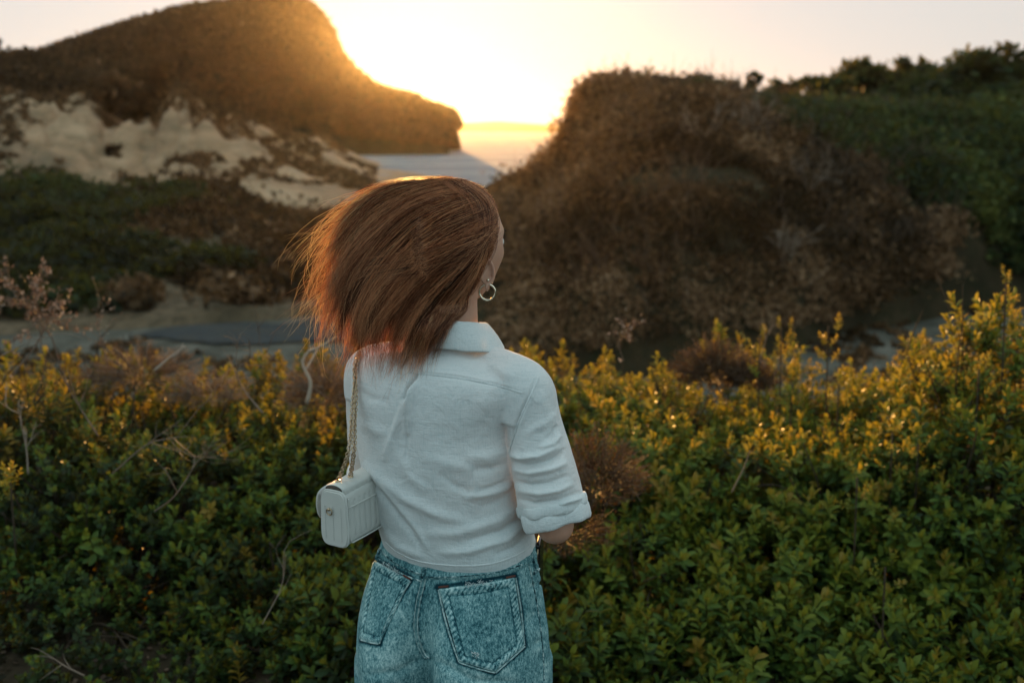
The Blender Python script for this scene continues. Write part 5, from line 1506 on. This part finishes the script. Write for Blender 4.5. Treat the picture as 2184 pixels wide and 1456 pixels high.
# main mass: outer camera side, inside, far side
for (n, wid, jit, curl, tone, cl, seed, kw) in [
    (5600, .00046, .6, 12, .38, 60, 1, dict(d0=-1, d1=-.70, t1=.47)),
    (1300, .00046, 1.5, 10, .25, 60, 2, dict(d0=-.75, d1=.3, t1=.38)),
    (1000, .00046, 1.5, 10, .35, 40, 3, dict(d0=.3, d1=1, t1=.45)),
    (3200, .00044, 1.0, 6, .37, 40, 10, dict(d0=-1, d1=.8, t0=.30, t1=1.0, smax=.55)),
    (1300, .00060, .5, 12, .66, 40, 4, dict(d0=-1.10, d1=-.98, t1=.62)),
    (700, .00052, .8, 22, .80, 22, 5, dict(d0=-1, d1=1, t0=.48, t1=1.0, smax=1.03, stray=6)),
    (900, .00048, 1.5, 30, .95, 7, 6, dict(d0=-1, d1=1, t0=.45, t1=1.05, smax=1.06, stray=22)),  # high tone: sunlit gold of the blown fringe put into the strands
    (260, .00044, 2.0, 18, .7, 2, 7, dict(d0=-1.15, d1=-.95, t0=.05, t1=.7, smax=.98, stray=26)),
    (110, .00062, 1.0, 30, 1.0, 2, 31, dict(d0=-.9, d1=.9, t0=.62, t1=1.06, smax=1.0, stray=34)),
    (260, .00046, 2.0, 16, .95, 1, 8, dict(d0=-.8, d1=.8, t0=.80, t1=1.08, smax=.55, stray=36)),
    (600, .00050, 1.0, 16, .68, 12, 9, dict(d0=-1.2, d1=-1.0, t0=.10, t1=.8, stray=14)),
    (600, .00052, 1.0, 16, .60, 16, 21, dict(fam=2, d0=-1.16, d1=-1.0, stray=12)),
    (500, .00050, 1.0, 14, .40, 20, 22, dict(fam=2, d0=-1.1, d1=-.9, stray=8)),
    (700, .00050, 1.0, 8, .55, 18, 23, dict(fam=3, d0=-1.14, d1=-1.0, smax=.9, stray=8)),
    (500, .00050, 1.0, 8, .25, 18, 24, dict(fam=3, d0=-1.10, d1=-.95, smax=.9, stray=5)),
    (500, .00044, 1.0, 12, .5, 12, 12, dict(d0=-1.0, d1=-.5, t0=.0, t1=.25, smax=1.08, stray=8)),
]:
    FAM = {2: FAM2, 3: FAM3}.get(kw.pop('fam', 1), FAM1)
    H.add(*strands(n, wid, jit, curl, tone, cl, seed, **kw))
# swept strands crossing the back of the head
# scalp cap under the strands
th = np.linspace(.001, np.pi - .001, 60); ph = np.linspace(0, 2 * np.pi, 90, endpoint=False)
cx_ = np.sin(th)[:, None] * np.sin(ph); cy_ = np.sin(th)[:, None] * np.cos(ph); cz_ = np.cos(th)[:, None] * np.ones(90)
capP = np.stack([cx_ * .0765, np.where(cy_ < 0, cy_ * .105, cy_ * .092), cz_ * .118], -1)
i = np.arange(59)[:, None] * 90; j = np.arange(90)[None]; k = (j + 1) % 90
cf = np.stack([i + j, i + k, i + 90 + k, i + 90 + j], -1).reshape(-1, 4)
cP = capP.reshape(-1, 3); fc = cP[cf].mean(1)
ok = (fc[:, 1] < .010 + .75 * np.clip(fc[:, 2] - .015, 0, 1)) & (fc[:, 2] > -.062 - .2 * np.clip(-fc[:, 1] , 0, 1)) & ~((fc[:, 2] < .012) & (fc[:, 1] > -.030))
H.add(hw(cP), cf[ok], .12)
hair = H.build('hair', M['hair'], woman)
# ------------------------------------------------------------ white quilted shoulder bag
BL = np.array([.47, .88, 0]); BL /= np.linalg.norm(BL)        # long direction, going away
BN = np.array([.88, -.47, 0])                                  # back panel normal (towards camera and body)
corner = w(735, 1053, Y0 - .13)
bag = empty('shoulder_bag', tuple(corner - UP * .13)); tag(bag, 'small white quilted leather shoulder bag hanging by its chain at the hip', 'handbag')
# bag local: u along BL (0..L), v depth along -BN (0..D), h up (0..Hh)
LB, DB, HB = .190, .056, .108
def bp(u, v, h):
    return corner - UP * HB + np.asarray(u)[..., None] * BL - np.asarray(v)[..., None] * BN + np.asarray(h)[..., None] * UP
def rrect(n, p=4.5):
    a = np.linspace(0, 2 * np.pi, n, endpoint=False); c, s = np.cos(a), np.sin(a)
    return np.sign(c) * np.abs(c) ** (2 / p), np.sign(s) * np.abs(s) ** (2 / p)
# body: rings along u, rounded rectangles in (v,h), slightly wider at the base
nu_ = 150; us = np.linspace(0, LB, nu_); nr = 160
cv, ch = rrect(nr, 5.0)
G = []
for u in us:
    e = min(u, LB - u); sh_ = 1 - .055 * math.exp(-(e / .004) ** 1.0)
    vv = cv * DB / 2 * sh_; hh = (ch * .5 + .5) * HB
    wide = 1.0 + .13 * (1 - hh / HB)
    vv2 = DB / 2 + vv * wide
    # vertical quilt channels on both broad faces, piping rows near the rim
    q = abs(math.sin(math.pi * (u - .012) / .0165)) ** .5 if .012 < u < LB - .012 else 1
    face = np.clip((np.abs(cv) - .93) / .05, 0, 1) * ((hh > .012) & (hh < HB - .02))
    vv2 = vv2 + np.sign(cv) * face * (.0026 * q - .0022)
    G.append(bp(np.full(nr, u) - 0 * hh, vv2, hh * (1 - .02 * math.exp(-(e / .006)))))
ctr0, ctr1 = G[0].mean(0), G[-1].mean(0)
G = [ctr0 + (G[0] - ctr0) * k_ for k_ in (.3, .7, .93, .985)] + G + [ctr1 + (G[-1] - ctr1) * k_ for k_ in (.985, .93, .7, .3)]
mb = MB(); mb.rings(np.array(G)); mb.build('bag_body', M['leather'], bag)
# side gusset inset line + piping round the end
a = np.linspace(0, 2 * np.pi, 120)
def rim(u, sc_, name, rad, mat):
    c, s = np.cos(a), np.sin(a); x = np.sign(c) * np.abs(c) ** .42; y = np.sign(s) * np.abs(s) ** .42
    hh = (y * .5 * sc_ + .5) * HB; vv = DB / 2 + x * DB / 2 * sc_ * (1 + .13 * (1 - hh / HB))
    mb = MB(); mb.tube(bp(np.full(120, u), vv, hh), rad, 8, False); return mb.build(name, mat, bag)
rim(.004, 1.005, 'piping', .0022, M['leather']); rim(LB - .004, 1.005, 'piping', .0022, M['leather'])
# stitching on gusset and panel
mb = MB()
for v in (.17, .50, .83):
    for h in np.arange(.012, HB - .03, .0042):
        p = bp(np.array([-.0012, -.0012]), np.array([v * DB, v * DB]) , np.array([h, h + .0024])); mb.tube(p, .00045, 5)
for k in range(11):
    u = .012 + .0165 * k
    for h in np.arange(.016, HB - .026, .0042):
        wd = DB / 2 * (1 + .13 * (1 - h / HB))
        p = bp(np.array([u, u]), np.array([DB / 2 - wd + .0018] * 2), np.array([h, h + .0024])); mb.tube(p, .0004, 5)
mb.build('stitching', M['bthread'], bag)
# slip pocket rim on the back panel and piping frame
def panel_line(pts, rad, name, mat):
    P = []
    for (u, h) in pts:
        wd = DB / 2 * (1 + .13 * (1 - h / HB)); P.append(bp(np.array(u), np.array(DB / 2 - wd - .0008), np.array(h)))
    mb = MB(); mb.tube(catmull(P, 60), rad, 7); mb.build(name, mat, bag)
panel_line([(.010, HB - .030), (.05, HB - .031), (.12, HB - .031), (LB - .01, HB - .030)], .0016, 'pocket_rim', M['leather'])
panel_line([(.009, HB - .012), (.008, .06), (.009, .014), (.03, .008), (.10, .007), (LB - .01, .009)], .0014, 'panel_piping', M['leather'])
# flap: from the back top edge over the top and down the far front
n1, n2 = 50, 44
uu = np.linspace(.004, LB - .004, n1)
key = [(.004, HB - .012), (.004, HB + .006), (.016, HB + .013), (.034, HB + .013), (.052, HB + .006), (.068, HB - .012), (.073, HB - .034), (.071, HB - .056), (.066, HB - .066)]
prof = catmull([(a_, b_, 0) for a_, b_ in key], n2)
tin = np.stack([np.gradient(prof[:, 1]), -np.gradient(prof[:, 0])], 1); tin /= np.linalg.norm(tin, axis=1)[:, None]
inner = prof[::-1, :2] + tin[::-1] * .0045
loop = np.vstack([prof[:, :2] - tin * 0, inner])
G = [];
for u in uu:
    e = min(u, LB - u) - .004; k_ = 1 - .10 * math.exp(-(e / .006))
    q = .0016 * abs(math.sin(math.pi * u / .0165)) ** .5
    L2 = loop.copy(); L2[:n2, :] -= tin * q * -1
    G.append(bp(np.full(len(loop), u), L2[:, 0], HB + (L2[:, 1] - HB) * k_))
mb = MB(); mb.rings(np.array(G)); mb.build('flap', M['leather'], bag)
# dark opening under the flap
mb = MB(); 
Gd = [bp(np.full(24, u), DB / 2 + np.cos(np.linspace(0, 2 * np.pi, 24, endpoint=False)) * .019, HB + .002 + np.sin(np.linspace(0, 2 * np.pi, 24, endpoint=False)) * .0085) for u in np.linspace(.0035, LB - .003, 10)]
mb.rings(np.array(Gd)); mb.build('lining', M['leather_dark'], bag)
# small ring on the gusset
mb = MB(); a2 = np.linspace(0, 2 * np.pi, 30)
rc = bp(np.array(-.0035), np.array(DB * .62), np.array(HB - .040))
mb.tube(rc - BN * 1 * 0 + (-BN)[None] * np.cos(a2)[:, None] * .0062 + UP * np.sin(a2)[:, None] * .0062, .0012, 8, False)
mb.ball(rc + UP * .005 - BL * .001, (.0030, .0030, .0030), None, 12, 8); mb.build('ring', M['metal'], bag)

# chain strap: two runs from bag eyelets to the shoulder, one over each side
def chain(path, link, wire, name):
    P = np.asarray(path); d = np.r_[0, np.cumsum(np.linalg.norm(np.diff(P, axis=0), axis=1))]
    n = int(d[-1] / (link * .62)); mb = MB(); a_ = np.linspace(0, 2 * np.pi, 15)
    q = np.linspace(0, d[-1], n); C = np.stack([np.interp(q, d, P[:, k]) for k in range(3)], 1)
    T_, N_, B_ = frames(C)
    for i in range(n):
        ang = (i % 2) * 1.25 + .3 + i * .12; s_ = N_[i] * math.cos(ang) + B_[i] * math.sin(ang)
        mb.tube(C[i] + T_[i] * (np.cos(a_)[:, None] * link * .55) + s_[None] * (np.sin(a_)[:, None] * link * .40), wire, 6, False)
    return mb.build(name, M['metal'], bag)
e1 = bp(np.array(.020), np.array(.030), np.array(HB + .013)); e2 = bp(np.array(.050), np.array(.024), np.array(HB + .013))
def lift_path(pts, Y_back):
    return catmull(pts, 60)
top1 = w(766, 768, Y0 + .035)
shp = lambda px, py, off: (lambda r_: (r_[0] + r_[1] * off) if r_[0] is not None else w(px, py, Y0 - .05))(on(sb, px, py))
c1 = [e1, w(744, 960, Y0 - .105), w(751, 880, Y0 - .055), w(757, 815, Y0 - .02), shp(764, 778, .006), shp(770, 755, .004)]
c2 = [e2, w(755, 960, Y0 - .085), w(757, 900, Y0 - .05), w(759, 840, Y0 - .02), shp(766, 790, .010), shp(772, 758, .007)]
chain(catmull(c1, 90), .0095, .0011, 'chain_strap'); chain(catmull(c2, 90), .0095, .0011, 'chain_strap')
for e_ in (e1, e2):
    mb = MB(); mb.tube(np.array([e_ - UP * .003, e_ + UP * .002]), .0055, 16); mb.build('eyelet', M['metal'], bag)

# ------------------------------------------------------------ phone in the pocket
pc0 = w(1151, 1134, Y0 - .004); pc1 = w(1150, 1212, Y0 - .004)
RVn = np.array([1., 0, 0])
phone = empty('smartphone', tuple(pc1)); tag(phone, 'black smartphone sticking up out of the front pocket of the jeans', 'phone')
mb = MB(); cv2, ch2 = rrect(40, 6)
ax = np.array([.13, .99, 0]); ax /= np.linalg.norm(ax); nx = np.cross(ax, UP)
G = []
for k, s_ in enumerate(np.linspace(-1, 1, 60)):
    e = 1 - abs(s_); k_ = (1 - (1 - min(e / .13, 1)) ** 3) ** .4 if e < .13 else 1
    k2 = max(k_, .02)
    c_ = (pc0 + pc1) / 2 + UP * (-.042) + UP * s_ * .072
    G.append(c_ + ax[None] * (cv2 * .036 * (.72 + .28 * k2))[:, None] + nx[None] * (ch2 * .0052 * (k2 ** .3))[:, None])
mb.rings(np.array(G)); ph_ = mb.build('case', M['phone'], phone)
mb = MB(); mb.tube(np.array([pc0 - ax * .030 + UP * -.02, pc0 - ax * .030 + UP * -.05]) - ax * .0072, .0012, 6); mb.build('side_button', M['metal'], phone)
# ------------------------------------------------------------ evening haze
t = NT('evening_haze')
pv = t.n('VolumePrincipled')
pv.inputs['Color'].default_value = (1.0, .88, .72, 1)
pv.inputs['Density'].default_value = .00006
pv.inputs['Anisotropy'].default_value = .84
t.l(pv.outputs[0], t.out.inputs['Volume'])
bm = bmesh.new(); bmesh.ops.create_cube(bm, size=1)
for v in bm.verts:
    v.co = Vector((950 * v.co.x * 2, 880 + 960 * v.co.y * 2, (SEA_Z - 2.5) if v.co.z < 0 else 53))
me = bpy.data.meshes.new('haze'); bm.to_mesh(me); bm.free(); me.materials.append(t.m)
o = bpy.data.objects.new('haze', me); COL.objects.link(o); o['kind'] = 'stuff'; o['label'] = 'thin golden evening haze over the cove'
